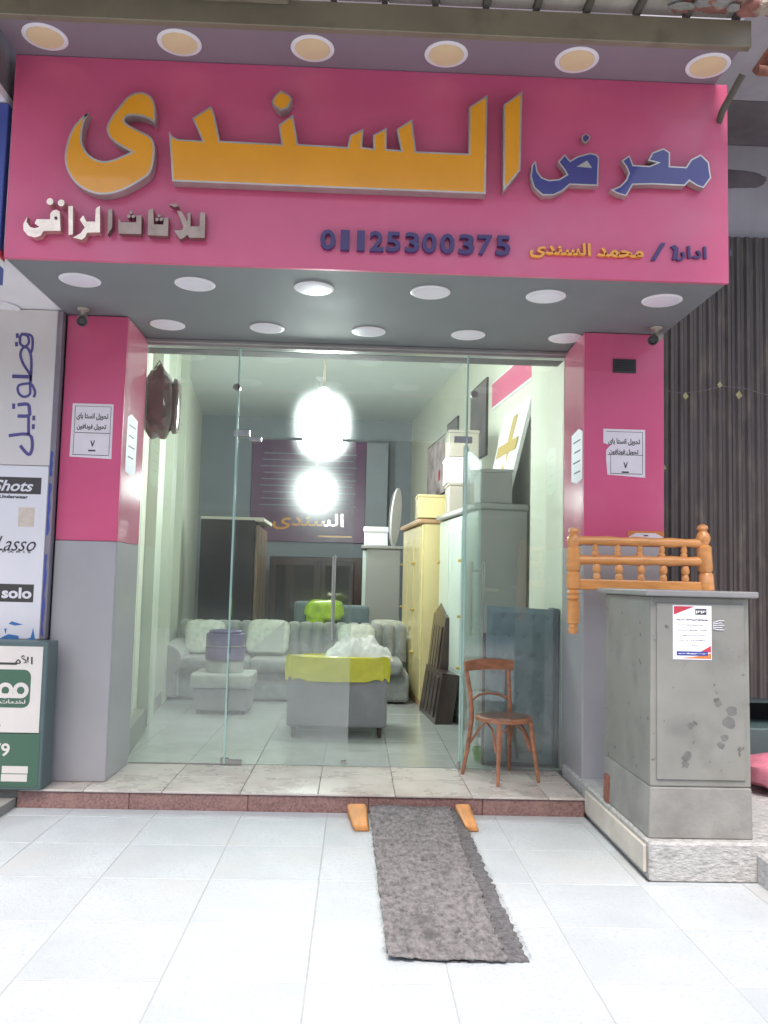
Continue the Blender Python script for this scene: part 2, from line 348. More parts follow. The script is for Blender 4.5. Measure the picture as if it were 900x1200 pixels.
def glyphs(s, bold):
    s = shape_text(s); x = 0; verts = []; faces = []; base = _right('l')
    for k, c in enumerate(s):
        if c not in _glyph: _glyph[c] = _right(c+'l') - base
        if c != ' ':
            me = _mesh_of(c, bold, .5); o = len(verts); zo = .03*(k % 2)
            verts += [(v.co.x+x, v.co.y, v.co.z+.5+zo) for v in me.vertices]; faces += [[i+o for i in p.vertices] for p in me.polygons]
            bpy.data.meshes.remove(me)
        x += _glyph[c]
    return verts, faces
def text(s, name, m, parent, org, u, v, wid, hgt, depth=.002, bold=.0, shear=0):
    """lettering laid in the rectangle org, org+u*wid, org+v*hgt; raised by depth"""
    vs, fs = glyphs(s, bold); xs = [a[0]+shear*a[1] for a in vs]; ys = [a[1] for a in vs]
    x0, x1, y0, y1 = min(xs), max(xs), min(ys), max(ys); u = Vector(u); v = Vector(v); n = u.cross(v).normalized(); org = Vector(org)
    mb = MB(); bv = [mb.bm.verts.new(org + u*((x-x0)/(x1-x0)*wid) + v*((a[1]-y0)/(y1-y0)*hgt) + n*(a[2]*depth)) for x, a in zip(xs, vs)]
    for f in fs:
        try: mb.bm.faces.new([bv[i] for i in f])
        except ValueError: pass
    return mb.build(name, m, parent, recalc=False)

# ================================================================== GROUND
g = MB(); g.box(-60, 60, -60, 60, -.6, -.02); g.build('ground', 'street', props={'kind': 'structure'})
T = .54
pav = structure('pavement')
b = MB(); b.box(-4.1, 1.53, .35, 5.66, -.018, -.0022); b.box(1.53, 4.4, .35, 4.46, -.018, -.0022); b.build('grout_bed', 'grout', pav)
def tile_mesh(nm, wx, wy, h, gap, m, bev=.003):
    t = MB(); t.box(gap/2, wx-gap/2, gap/2, wy-gap/2, 0, h, bev=bev); bmesh.ops.recalc_face_normals(t.bm, faces=t.bm.faces[:])
    me = bpy.data.meshes.new(nm); t.bm.to_mesh(me); t.bm.free(); me.materials.append(M[m]); return me
tm = tile_mesh('tile', T, T, .012, .005, 'tile', .002)
tcache = {}
def place_tile(parent, mesh, x, y, z, jit=.0012):
    o = bpy.data.objects.new('tile', mesh); sc.collection.objects.link(o); o.parent = parent
    o.location = (x, y, z+random.uniform(-jit, jit)); return o
for i in range(-5, 6):
    for j in range(-6, 4):
        x = -.145 + i*T; y = 3.86 + j*T
        if y + T > 5.66 or (x+T > 1.56 and y+T > 4.47):
            wy = min(T, (5.655 if x+T <= 1.56 else 4.455)-y); wx = T
            if x < 1.53 < x+T and y < 5.655 and y+T > 4.46:   # tile cut round the kerb corner
                wy = max(0, 4.455-y); 
                w2 = 1.525-x; y2 = max(y, 4.455); h2 = min(T, 5.655-y)-(y2-y)
                if w2 > .03 and h2 > .03:
                    key = (round(w2, 3), round(h2, 3))
                    if key not in tcache: tcache[key] = tile_mesh('tile', w2, h2, .012, .005, 'tile', .002)
                    place_tile(pav, tcache[key], x, y2, -.012)
            if wy < .03: continue
            key = (round(wx, 3), round(wy, 3))
            if key not in tcache: tcache[key] = tile_mesh('tile', wx, wy, .012, .005, 'tile', .002)
            place_tile(pav, tcache[key], x, y, -.012)
        else: place_tile(pav, tm, x, y, -.012)

# doorstep
st = structure('doorstep')
b = MB(); b.box(-4.0, 1.535, 5.68, 6.50, -.01, .104); b.build('step_core', 'concrete', st)
xs = [-2.13, -1.42, -.66, .12, .86, 1.53]
for a, c in zip(xs, xs[1:]):
    b = MB(); b.box(a+.0015, c-.0015, 5.658+random.uniform(0, .002), 5.679, -.008, .101, bev=.003); b.build('riser_slab', 'granite', st)
for i in range(-5, 3):
    x = .29 + .5*i; x2 = min(x+.5, 1.53)
    if x < -2.1: x = -2.12
    b = MB(); b.box(x+.002, x2-.002, 5.645, 6.08, .1045, .119, bev=.003); o = b.build('tile', 'steptile', st)
    b = MB(); b.box(x+.002, x2-.002, 6.083, 6.475, .1045, .119, bev=.003); b.build('tile', 'steptile', st)

# shop floor
ANG = R_(6); D = Vector((-math.sin(ANG), math.cos(ANG), 0)); U = Vector((math.cos(ANG), math.sin(ANG), 0))
fl = structure('shop_floor')
b = MB(); b.box(-3.6, 2.6, 6.501, 15.6, -.01, .106); b.build('floor_screed', 'grout', fl)
fm = tile_mesh('tile', .5, .5, .011, .004, 'shoptile', .002)
for j in range(18):
    for i in range(-7, 4):
        x = .29+.5*i; y = 6.505+.5*j
        lx = -1.78-.118*(y-6.5); rx = 1.9-.1*(y-6.5)
        if x+.5 < lx-.1 or x > rx: continue
        place_tile(fl, fm, x, y, .1075, .0006)

# ================================================================== SHOP BUILDING
sh = thing('shop_building', 'pink and grey fronted furniture shop with glass front and lit interior', 'building', (0, 6.2, 0))
def panel(x0, x1, y0, y1, z0, z1, name, m, par, bev=.004): b = MB(); b.box(x0, x1, y0, y1, z0, z1, bev=bev); return b.build(name, m, par)
# left pillar: front Y 5.86
def pillar(x0, x1, zsplit, inner):
    b = MB(); b.box(x0+.02, x1-.02, 5.88, 6.52, .121, 3.289); p = b.build('pillar', 'greyp', sh)
    panel(x0, x1, 5.86, 5.8795, zsplit+.003, 3.285, 'upper_panel', 'pink', p)
    panel(x0, x1, 5.858, 5.8795, .1205, zsplit, 'lower_panel', 'greyp', p)
    xa, xb = (x1-.0195, x1) if inner > 0 else (x0, x0+.0195)
    panel(xa, xb, 5.881, 6.44, zsplit+.003, 3.285, 'inner_upper_panel', 'pinkw', p)
    panel(xa, xb, 5.881, 6.44, .1205, zsplit, 'inner_lower_panel', 'greyp', p)
    return p
pillar(-2.05, -1.635, 1.72, 1); pillar(1.565, 2.13, 1.78, -1)
# soffit, sign box body, canopy
panel(-2.06, 2.13, 4.83, 6.40, 3.29, 3.31, 'soffit', 'soffit', sh)
panel(-2.055, 2.125, 4.84, 6.52, 3.313, 4.49, 'sign_box', 'soffit', sh)
panel(-1.70, 1.60, 6.42, 6.50, 3.245, 3.31, 'glass_head_track', 'alu', sh)
panel(-1.66, 1.59, 6.385, 6.419, 3.262, 3.289, 'track_cover', 'alu', sh)
panel(-2.06, 2.06, 4.47, 6.52, 4.50, 4.53, 'canopy_soffit', 'canopy', sh)
panel(-2.10, 2.10, 4.42, 4.468, 4.485, 4.64, 'canopy_band', 'band', sh)
panel(-2.12, 2.13, 6.53, 6.70, 3.25, 7.5, 'upper_wall', 'dirtyplaster', sh)
# interior walls (turned 6 degrees like the room)
def wallrun(p0, p1, z0, z1, th, name, m, par=sh):
    p0 = Vector((*p0, 0)); p1 = Vector((*p1, 0)); d = (p1-p0).normalized(); n = Vector((-d.y, d.x, 0))*th
    b = MB(); b.poly([p0+Vector((0, 0, z0)), p1+Vector((0, 0, z0)), p1+n+Vector((0, 0, z0)), p0+n+Vector((0, 0, z0))], (0, 0, z1-z0)); return b.build(name, m, par)
def LX(y): return -1.80-.118*(y-6.5)
def RX(y): return 1.74-.095*(y-6.5)
wallrun((LX(6.52), 6.52), (LX(15.3), 15.3), .12, 4.45, .15, 'left_wall', 'wallin')
wallrun((RX(7.6), 7.6), (RX(15.3), 15.3), .12, 4.45, -.15, 'right_wall', 'wallin')
wallrun((1.575, 6.5), (1.545, 7.6), .12, 4.45, -.30, 'reveal_wall', 'wallin')
wallrun((-3.2, 15.1), (1.5, 15.1), .12, 4.45, .15, 'back_wall', 'wallgrey')
b = MB(); b.box(-3.4, 2.3, 6.71, 15.3, 4.36, 4.5); b.build('ceiling', 'ceil', sh)
b = MB(); b.box(-1.98, -1.70, 6.503, 6.56, .12, 3.24); b.build('left_reveal', 'wallstripe', sh)
for y0, y1, d in ((6.75, 7.35, .05), (8.0, 8.5, .10), (9.3, 9.75, .10), (10.7, 11.1, .10)):   # shallow piers down the left wall
    b = MB(); b.poly([(LX(y0)+.001, y0, .125), (LX(y0)+d, y0, .125), (LX(y1)+d, y1, .125), (LX(y1)+.001, y1, .125)], (0, 0, 4.23)); b.build('wall_pier', 'wallstripe', sh)
for y0, y1, d in ((6.57, 7.72, .065), (7.74, 10.6, .03)):
    b = MB(); b.poly([(LX(y0)+.002, y0, .122), (LX(y0)+d+.055, y0, .122), (LX(y1)+d+.055, y1, .122), (LX(y1)+.002, y1, .122)], (0, 0, .2 if y0 < 7 else .15)); b.build('skirting', 'skirt', sh)
panel(.12, .5, 14.75, 15.09, .13, 3.9, 'back_column', 'wallgrey', sh)
b = MB(); b.box(LX(8.9)-.0, LX(8.9)+.02, 8.85, 8.93, .55, .67, bev=.004); b.build('wall_socket', 'black', sh)

# ================================================================== SHOP SIGN
FY = 4.80
def F(px, py, off=0):
    p = at(px, py, Y=FY); return Vector((p.x, FY-off, p.z))
sg = thing('shop_sign', 'wide glossy pink fascia sign with yellow and blue Arabic lettering and a phone number', 'sign', (0, 4.8, 3.29))
panel(-2.06, 2.13, 4.80, 4.829, 3.283, 4.498, 'sign_panel', 'pink', sg, .003)
def letters(name, crop, polys, depth, mats, inset, label=None, standoff=.012):
    ox, oy, s = crop
    for pts in polys:
        b = MB(); q = [F(ox+x/s, oy+y/s, standoff) for x, y in pts]
        b.poly(q, (0, -depth, 0), 0, inset, 1 if inset else None); o = b.build(name, mats, sg)
        if label: o['label'] = label
ye = [(205, 215), (175, 290), (165, 380), (185, 445), (230, 490), (290, 512), (350, 505), (410, 482), (465, 457), (385, 412), (335, 370), (316, 310), (345, 245), (400, 170), (450, 115), (510, 92), (560, 100), (600, 135), (615, 200), (612, 285), (560, 250), (500, 236), (445, 238), (425, 265), (450, 292), (520, 328), (580, 362), (605, 402), (608, 480), (585, 580), (530, 628), (430, 685), (330, 715), (230, 708), (140, 660), (85, 590), (60, 500), (75, 400), (110, 310), (160, 250)]
letters('yellow_letter', (70, 100, 5.294), [smooth_loop(ye, (0, 8, 19), 3)], .07, ['silver', 'yellow'], .011)
bar = [(45, 245), (62, 268), (85, 280), (195, 287), (150, 185), (235, 130), (252, 172), (275, 287), (552, 302), (540, 215), (605, 170), (628, 302), (850, 315), (862, 262), (922, 233), (917, 315), (967, 322), (965, 262), (1027, 228), (1027, 324), (1092, 330), (1072, 235), (1142, 190), (1160, 335), (1397, 345), (1399, 135), (1482, 80), (1474, 527), (782, 500), (60, 470)]
letters('yellow_letter', (190, 100, 3.913), [bar, [(550, 60), (585, 78), (602, 100), (582, 140), (548, 152), (522, 132), (508, 108), (525, 80)]], .07, ['silver', 'yellow'], .010)
letters('yellow_letter', (390, 100, 3.913), [[(772, 125), (857, 62), (848, 420), (770, 517)]], .07, ['silver', 'yellow'], .010)
maar = [(850, 262), (855, 290), (820, 337), (790, 327), (755, 305), (735, 327), (590, 320), (500, 322), (470, 374), (430, 362), (398, 345), (440, 328), (468, 300), (480, 270), (468, 240), (448, 212), (485, 188), (502, 232), (575, 236), (608, 222), (568, 212), (588, 175), (640, 156), (668, 175), (668, 237), (740, 241), (762, 207), (808, 184), (845, 220)]
dad = [(60, 212), (68, 262), (88, 288), (120, 300), (165, 296), (200, 275), (188, 255), (160, 218), (190, 183), (216, 212), (250, 192), (305, 177), (335, 184), (347, 200), (342, 327), (215, 322), (180, 352), (140, 370), (90, 370), (50, 335), (35, 285), (42, 232)]
letters('blue_letter', (610, 140, 3.913), [maar, dad], .05, ['silver', 'blue'], .008)
letters('blue_letter', (610, 140, 3.913), [[(272, 95), (290, 80), (312, 95), (306, 112), (288, 125), (274, 112)]], .03, ['silver', 'navy'], .006)
letters('blue_letter_counter', (610, 140, 3.913), [[(245, 240), (292, 213), (314, 246)]], .053, ['silver'], 0)
c5 = (20, 230, 7.5)
qaf = [(130, 215), (118, 262), (150, 308), (190, 320), (232, 308), (190, 278), (208, 240), (325, 242), (325, 195), (345, 168), (378, 158), (408, 175), (414, 342), (270, 342), (240, 385), (190, 400), (130, 382), (92, 335), (92, 280)]
def circ(cx, cy, r, n=12): return [(cx+r*math.cos(2*PI*k/n), cy+r*math.sin(2*PI*k/n)) for k in range(n)]
letters('silver_letter', c5, [qaf, circ(323, 88, 30), circ(420, 100, 30), [(482, 130), (522, 125), (522, 372), (485, 380)], [(720, 150), (756, 125), (757, 355), (645, 358), (630, 395), (598, 420), (523, 400), (590, 362), (625, 312), (582, 245), (612, 208), (640, 262), (715, 262)]], .05, ['cream_metal'], 0, 'bright brushed metal letter')
letters('silver_letter_counter', c5, [circ(375, 232, 14, 8)], .053, ['black'], 0)
letters('silver_letter', c5, [[(825, 155), (862, 150), (860, 310), (820, 372)]], .045, ['dull_metal'], 0)
c6 = (130, 230, 7.5)
letters('silver_letter', c6, [[(90, 228), (112, 265), (245, 265), (245, 205), (290, 203), (288, 368), (90, 362)], circ(180, 212, 16, 8), circ(220, 212, 16, 8), circ(200, 180, 15, 8),
    [(350, 160), (392, 143), (398, 282), (480, 285), (485, 225), (525, 223), (520, 384), (345, 377)], circ(425, 240, 16, 8), circ(462, 238, 16, 8), circ(443, 208, 15, 8),
    [(600, 165), (640, 172), (690, 262), (690, 185), (716, 180), (716, 300), (795, 300), (800, 180), (845, 180), (838, 400), (705, 398), (690, 372), (660, 398), (625, 412), (570, 335), (640, 335), (655, 305)],
    [(528, 112), (592, 98), (612, 125), (578, 132)]], .045, ['dull_metal'], 0, 'dull brushed metal letter')
X = (1, 0, 0); Zv = (0, 0, 1)
def fas(s, name, m, x0, y0, x1, y1, depth, bold, bl=None):
    a = F(x0, y1 if bl is None else bl); c = F(x1, y1); d = F(x0, y0); u = (c-a); wid = u.length; u.normalize(); v = Vector((0, 0, 1))
    text(s, name, m, sg, Vector((a.x, FY-.001, a.z)), Vector((1, 0, 0)), v, wid, (d.z-a.z), depth, bold)
for k, (ch, a, bb) in enumerate(zip('01125300375', (375, 399, 418, 433, 452, 474, 494, 515, 537, 559, 580), (393, 409, 427, 449, 469, 491, 511, 532, 555, 576, 597))):
    y = 271 + (a-375)*.034
    fas(ch, 'phone_digit', 'navy', a, y, bb, y+23, .03, .022 if ch != '1' else .0)
fas('محمد السندى', 'yellow_letter', 'yellow', 620, 284, 753, 303, .02, .03)
fas('ادار', 'dark_letter', 'navy', 792, 289, 827, 307, .015, .02)
letters('dark_letter', (0, 0, 1), [[(762, 306), (774, 286), (779, 286), (767, 306)], [(785, 290), (790, 288), (794, 292), (793, 305), (787, 305), (789, 294)]], .015, ['navy'], 0, standoff=.001)

# ================================================================== DOWNLIGHTS
def light(x, y, z, cream, label, grp):
    t = thing('downlight', label, 'ceiling light', (x, y, z), 0, grp)
    b = MB(); b.lathe((0, 0, .004), [(0, .122), (-.007, .124), (-.011, .117), (-.011, .1), (-.006, .097), (0, .096)], n=28); b.build('trim_ring', 'white', t, smooth=True, world=False)
    b = MB(); b.lathe((0, 0, -.001), [(.003, .0985), (-.007, .0975), (-.0085, .07), (-.009, .001)], n=28); b.build('diffuser', 'creamlens' if cream else 'lens', t, smooth=True, world=False)
ordn = ['leftmost', 'second from left', 'third from left', 'fourth from left', 'fifth from left', 'rightmost']
words_top = ['above the curled yellow letter', 'above the sign near the yellow dot', 'above the middle of the yellow word', 'above the tall yellow strokes', 'above the blue word', 'at the rusty corner']
for i, x in enumerate((-1.83, -1.08, -.33, .43, 1.18, 1.94)):
    light(x, 4.625, 4.499, True, '%s cream round light in the canopy %s' % (ordn[i], ('over the sign, '+words_top[i]) if i in (0, 5) else words_top[i]), 'round lights in the canopy over the sign')
for i, x in enumerate((-1.74, -1.04, -.31, .41, 1.13, 1.86)):
    light(x, 5.15, 3.289, False, '%s white round light in the front row of the soffit under the sign' % ordn[i], 'round lights in the front row of the soffit')
ord5 = ['leftmost', 'second from left', 'middle', 'fourth from left', 'rightmost']
for i, x in enumerate((-1.40, -.69, .04, .76, 1.47)):
    light(x, 6.03, 3.289, False, '%s white round light in the back row of the soffit above the glass' % ord5[i], 'round lights in the back row of the soffit')

# ================================================================== GLASS FRONT
gf = thing('glass_shopfront', 'frameless glass front with fixed side panes and a transom over the doorway', 'shop window', (0, 6.46, .12))
def pane(x0, x1, z0, z1, name, par, y=6.46):
    b = MB(); b.box(x0, x1, y-.005, y+.005, z0, z1)
    for f in b.bm.faces:
        f.normal_update(); f.material_index = 0 if abs(f.normal.y) > .5 else 1
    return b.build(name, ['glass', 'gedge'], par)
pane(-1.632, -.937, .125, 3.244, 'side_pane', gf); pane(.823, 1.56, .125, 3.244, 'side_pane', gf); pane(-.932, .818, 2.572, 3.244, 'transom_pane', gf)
for x in (-.93, .80):
    b = MB(); b.box(x-.03 if x < 0 else x-.08, x+.09 if x < 0 else x+.06, 6.445, 6.475, 2.568, 2.618, bev=.004); b.build('patch_fitting', 'steel', gf)
    b = MB(); b.lathe((x-.02 if x < 0 else x+.07, 6.44, 2.945), [(0, .028), (.04, .028)], (0, 1, 0), 12); b.build('glass_connector', 'alu', gf, smooth=True)
for x in (-.934, .82):
    b = MB(); b.box(x-.010, x+.003, 6.44, 6.48, .125, 3.243, bev=.002); b.build('edge_seal', 'gedge', gf)
    b = MB(); b.box(x-.03, x+.03, 6.445, 6.475, .122, .17, bev=.004); b.build('floor_clip', 'steel', gf)
b = MB(); b.box(-1.632, -.96, 6.452, 6.468, .1205, .127); b.build('bottom_seal', 'alu', gf)
def door(name, hinge, length, direc, label, hx):
    t = thing(name, label, 'glass door', hinge, direc)
    b = MB(); b.box(.008, length, -.005, .005, .015, 2.43)
    for f in b.bm.faces:
        f.normal_update(); f.material_index = 0 if abs(f.normal.y) > .5 else 1
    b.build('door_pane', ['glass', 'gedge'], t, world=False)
    b = MB(); b.box(0, .12, -.014, .014, .0, .035, bev=.003); b.build('bottom_patch', 'steel', t, world=False)
    b = MB(); b.box(.09, .18, -.014, .014, 2.41, 2.445, bev=.004); b.build('top_patch', 'steel', t, world=False)
    for s in (-1, 1):
        b = MB(); b.tube([(hx, s*.05, .93), (hx, s*.05, 1.56)], .013, 12); b.tube([(hx, 0, 1.0), (hx, s*.05, 1.0)], .008, 8); b.tube([(hx, 0, 1.48), (hx, s*.05, 1.48)], .008, 8)
        b.build('pull_handle', 'steel', t, smooth=True, world=False)
    b = MB(); b.box(length-.05, length-.01, -.010, .010, .02, .045, bev=.003); b.build('lock', 'steel', t, world=False)
door('glass_door', (-.93, 6.46, .122), .90, 0, 'closed clear glass door leaf left of the doorway with steel pull handle', .76)
door('glass_door', (.80, 6.48, .122), .88, R_(73), 'glass door leaf swung open into the shop behind the wooden chair', .76)
for x, z in ((-.93, 1.83), (-.935, .95)):
    pass

# ================================================================== LAMPS IN THE SHOP
def pend(x, y, z, label, k=1.0):
    t = thing('pendant_lamp', label, 'lamp', (x, y, z), 0, 'lit pendant bulbs in the shop')
    b = MB(); b.lathe((0, 0, 0), [(-.27*k, .03), (-.262*k, .10*k), (-.22*k, .165*k), (-.12*k, .195*k), (.04*k, .20*k), (.14*k, .185*k), (.20*k, .14*k), (.235*k, .06)], n=24); b.build('bulb', 'bulb', t, smooth=True, world=False)  # glow built into the shape: bulb made as wide as its glare
    b = MB(); b.lathe((0, 0, .22*k), [(0, .055), (.03, .06), (.13, .05), (.15, .02)], n=16); b.build('lamp_holder', 'white', t, smooth=True, world=False)
    b = MB(); b.tube([(0, 0, .36*k), (.004, 0, 4.36-z)], .012, 8); b.build('cord', 'cctv', t, world=False)
    b = MB(); b.lathe((0, 0, 4.36-z), [(0, .06), (-.03, .055), (-.05, .02)], n=16); b.build('ceiling_rose', 'white', t, smooth=True, world=False)
pend(-.365, 8.2, 3.0, 'large bright white lamp hanging nearest the shop door'); pend(-.60, 12.0, 2.74, 'second bright white lamp hanging deeper in the shop before the plum banner', .62)

# ================================================================== PAPERS, PLAQUE, CAMERAS ON THE PILLARS
def notice(x0, x1, z0, z1, y, label, torn=False):
    t = thing('paper_notice', label, 'notice', ((x0+x1)/2, y, z0))
    out = [(x0, z0+.01), (x1, z0), (x1-.003, z1), (x0+.004, z1)]
    if torn: out = [(x0+.03, z0+.015), (x1, z0), (x1, z1), (x0, z1), (x0, z1-.10), (x0+.05, z1-.115), (x0+.02, z1-.15), (x0+.02, z0+.12)]
    b = MB(); b.poly([(x, y, z) for x, z in out], (0, -.0025, 0)); b.build('sheet', 'paper', t)
    zc = z0+(z1-z0)*.46; yy = y-.0028
    b = MB()
    for a, c, d, e in ((x0+.03, x1-.015, zc, zc+.004), (x0+.02 if not torn else x0+.05, x1-.02, z0+.022, z0+.026), (x1-.02, x1-.017, z0+.026, z1-.02), (x0+.022 if not torn else x0+.05, x0+.025 if not torn else x0+.053, z0+.026, zc if torn else z1-.02), (x0+.02, x1-.017, z1-.02, z1-.017)):
        b.box(a, c, yy-.0006, yy+.0008, d, e)
    b.build('printed_frame', 'ink', t)
    wd = x1-x0
    text('تحويل انستا باى', 'printed_line', 'ink', t, (x0+wd*.12, yy, z1-.115), X, Zv, wd*.76, .05, .0008, .03)
    text('تحويل فودافون', 'printed_line', 'ink', t, (x0+wd*.14, yy, z1-.185), X, Zv, wd*.70, .045, .0008, .03)
    b = MB(); xc = (x0+x1)/2+.01; b.poly([(xc-.016, yy, zc-.05), (xc-.009, yy, zc-.05), (xc, yy, zc-.075), (xc+.01, yy, zc-.048), (xc+.016, yy, zc-.05), (xc+.002, yy, zc-.092), (xc-.003, yy, zc-.092)], (0, -.0008, 0))
    b.box(xc-.028, xc+.022, yy-.0008, yy+.0008, zc-.125, zc-.115); b.build('printed_numeral', 'ink', t)
notice(-1.985, -1.70, 2.285, 2.665, 5.8595, 'white paper notice pasted on the left pink pillar with two lines of Arabic print')
notice(1.70, 1.995, 2.262, 2.60, 5.8595, 'torn white paper notice on the right pink pillar with Arabic print', True)
def side_paper(x, y0, y1, z0, z1, s, label):
    t = thing('side_paper', label, 'notice', (x, y0, z0))
    b = MB(); b.poly([(x, y0, z0), (x, (y0+y1)/2, z0-.02), (x, y1, z0+.01), (x, y1, z1), (x, y0+.1, z1+.02), (x, y0, z1-.015)], (s*.002, 0, 0)); b.build('sheet', 'paperg', t)
    b = MB()
    for k in range(4): b.box(x+s*.0021, x+s*.003, y0+.05, y1-.05-.03*(k % 2), z1-.07-.075*k, z1-.06-.075*k)
    b.build('printed_line', 'ink', t)
side_paper(-1.6348, 5.97, 6.24, 2.22, 2.62, 1, 'white paper pasted on the inner side of the left pillar')
side_paper(1.5648, 5.90, 6.2, 2.25, 2.60, -1, 'white paper pasted on the inner side of the right pillar')
t = thing('wall_plaque', 'small dark louvred vent plate high on the right pink pillar', 'plate', (1.845, 5.86, 3.0))
b = MB(); b.box(1.765, 1.93, 5.852, 5.8595, 3.0, 3.10, bev=.003); b.build('plate', 'charcoal', t)
for k in range(5):
    b = MB(); b.box(1.775, 1.92, 5.846, 5.8515, 3.012+k*.017, 3.02+k*.017); b.build('louvre', 'black', t)
t = thing('sticker', 'small orange and white sticker at the bottom of the pink panel by the orange bedstead', 'sticker', (2.0, 5.86, 1.8))
b = MB(); b.box(1.875, 2.128, 5.857, 5.8595, 1.80, 1.89); b.build('backing', 'orangeprint', t)
b = MB(); b.poly([(1.885, 5.8568, 1.802), (2.12, 5.8568, 1.802), (2.12, 5.8568, 1.85), (2.07, 5.8568, 1.875), (1.93, 5.8568, 1.875), (1.885, 5.8568, 1.85)], (0, -.001, 0)); b.build('label_face', 'paper', t)
b = MB()
for x, z, l in ((1.90, 1.835, .04), (1.985, 1.86, .03), (2.06, 1.84, .045), (1.98, 1.82, .035)): b.box(x, x+l, 5.8548, 5.8556, z-.006, z+.002)
b.build('printed_line', 'ink', t)
def cctv(x, y, z, ang, label):
    t = thing('security_camera', label, 'security camera', (x, y, z), ang)
    b = MB(); b.lathe((0, 0, 0), [(0, .04), (-.012, .038), (-.018, .015), (-.05, .012)], n=14); b.build('mount', 'cctv', t, smooth=True, world=False)
    b = MB(); q = Matrix.Rotation(R_(22), 3, 'X'); p0 = Vector((0, .05, -.045)); d = q @ Vector((0, -1, -.1)); b.lathe(p0, [(0, .028), (.01, .034), (.11, .034)], d, 16); b.build('shell', 'cctv', t, smooth=True, world=False)
    b = MB(); b.lathe(p0+d.normalized()*.108, [(0, .033), (.03, .035), (.032, .026), (.024, .02)], d, 16); b.build('lens_hood', 'black', t, smooth=True, world=False)
cctv(-1.90, 5.72, 3.288, R_(15), 'small security camera under the soffit above the left pink pillar')
cctv(2.02, 5.70, 3.288, R_(-40), 'small security camera under the soffit above the right pink pillar')

# ================================================================== METAL CABINET ON ITS KERB
kb = thing('cabinet_kerb', 'raised white chipped terrazzo kerb block under the grey metal cabinet', 'kerb', (1.8, 5, 0))
b = MB(); b.box(1.545, 3.6, 4.462, 6.35, -.01, .196, bev=.012); b.build('kerb_block', 'terrazzo', kb)
b = MB(); b.box(1.525, 1.544, 4.50, 5.65, .03, .17, bev=.006); b.build('side_slab', 'marble', kb)
b = MB(); b.box(2.10, 3.6, 3.5, 4.461, -.011, .150, bev=.012); b.build('lower_kerb_block', 'terrazzo', kb)
cb = thing('metal_cabinet', 'grey painted metal utility cabinet with chipped paint standing on the kerb', 'cabinet', (1.82, 4.9, .197))
b = MB(); b.box(1.566, 2.106, 4.519, 5.354, .197, .46, bev=.006)
for v in b.bm.verts: v.co.x += (.46-v.co.z)*(.02 if v.co.x > 1.8 else -.03)
b.build('plinth', 'concrete', cb)
b = MB(); b.box(1.57, 2.10, 4.522, 5.35, .462, 1.455, bev=.008, seg=2)
for v in b.bm.verts: v.co.x += (1.46-v.co.z)*(.005 if v.co.x > 1.8 else -.004)
b.build('body', 'cabinet', cb)
b = MB(); b.box(1.60, 2.072, 4.512, 4.5215, .50, 1.42, bev=.003); b.build('door_panel', 'cabinet', cb)
b = MB(); b.box(1.53, 2.135, 4.475, 5.40, 1.456, 1.49, bev=.008, seg=2); b.build('lid', 'cabtop', cb)
b = MB(); b.box(1.545, 1.572, 5.22, 5.29, .197, .36, bev=.004); b.build('cable_box', 'rust', cb)
for cx, cz, r in ((2.0, .86, .03), (1.985, .80, .035), (1.93, .9, .022), (1.78, .78, .018), (1.96, .72, .024), (1.94, .68, .022), (1.76, .62, .03), (1.75, .58, .022)):
    n = 11; b = MB(); b.poly([(cx+q*math.cos(2*PI*k/n)*1.1, 4.5115, cz+q*math.sin(2*PI*k/n)) for k, q in enumerate([r*random.uniform(.6, 1.05) for _ in range(n)])], (0, -.0008, 0)); b.build('bare_patch', 'barepatch', cb)

t = thing('printed_poster', 'white printed notice with red corners and blue bar on the metal cabinet', 'notice', (1.79, 4.51, 1.12))
Yp = 4.5112
b = MB(); b.box(1.685, 1.893, Yp-.002, Yp, 1.125, 1.41); b.build('sheet', 'paperg', t)
b = MB(); b.poly([(1.69, Yp-.0022, 1.405), (1.80, Yp-.0022, 1.405), (1.69, Yp-.0022, 1.36)], (0, -.0006, 0)); b.build('red_corner', 'redp', t); b = MB(); b.poly([(1.889, Yp-.0022, 1.20), (1.889, Yp-.0022, 1.165), (1.83, Yp-.0022, 1.165)], (0, -.0006, 0)); b.build('red_corner', 'redp', t)
b = MB(); b.poly([(1.889, Yp-.0022, 1.16), (1.889, Yp-.0022, 1.13), (1.72, Yp-.0022, 1.132), (1.80, Yp-.0022, 1.14)], (0, -.0006, 0)); b.build('orange_corner', 'orangeprint', t)
b = MB(); b.box(1.705, 1.872, Yp-.0035, Yp-.0022, 1.146, 1.168, bev=.0005); b.build('blue_bar', 'bluep', t)
b = MB(); b.box(1.805, 1.865, Yp-.003, Yp-.0022, 1.362, 1.393)
b.build('logo', 'charcoal', t)
b = MB()
for a in range(6): b.box(1.809+a*.009, 1.815+a*.009, Yp-.0037, Yp-.0031, 1.368+(a % 3)*.004, 1.384)
b.build('logo_mark', 'paperg', t)
def squiggle(x0, x1, z, h, y):
    mbx = MB(); x = x0
    while x < x1:
        wv = random.uniform(.004, .012); mbx.box(x, min(x+wv, x1), y-.0006, y, z+random.uniform(-h, h)*.4, z+random.uniform(.5, 1)*h); x += wv+random.uniform(.0005, .004)
    return mbx
for x0, x1, z, h in ((1.705, 1.873, 1.332, .006), (1.716, 1.855, 1.305, .003), (1.708, 1.868, 1.278, .003), (1.715, 1.865, 1.251, .003), (1.718, 1.86, 1.225, .003), (1.76, 1.815, 1.20, .003)): squiggle(x0, x1, z, h, Yp-.0022).build('printed_line', 'ink', t)
squiggle(1.715, 1.865, 1.155, .005, Yp-.0037).build('printed_line', 'paperg', t)
b = MB()
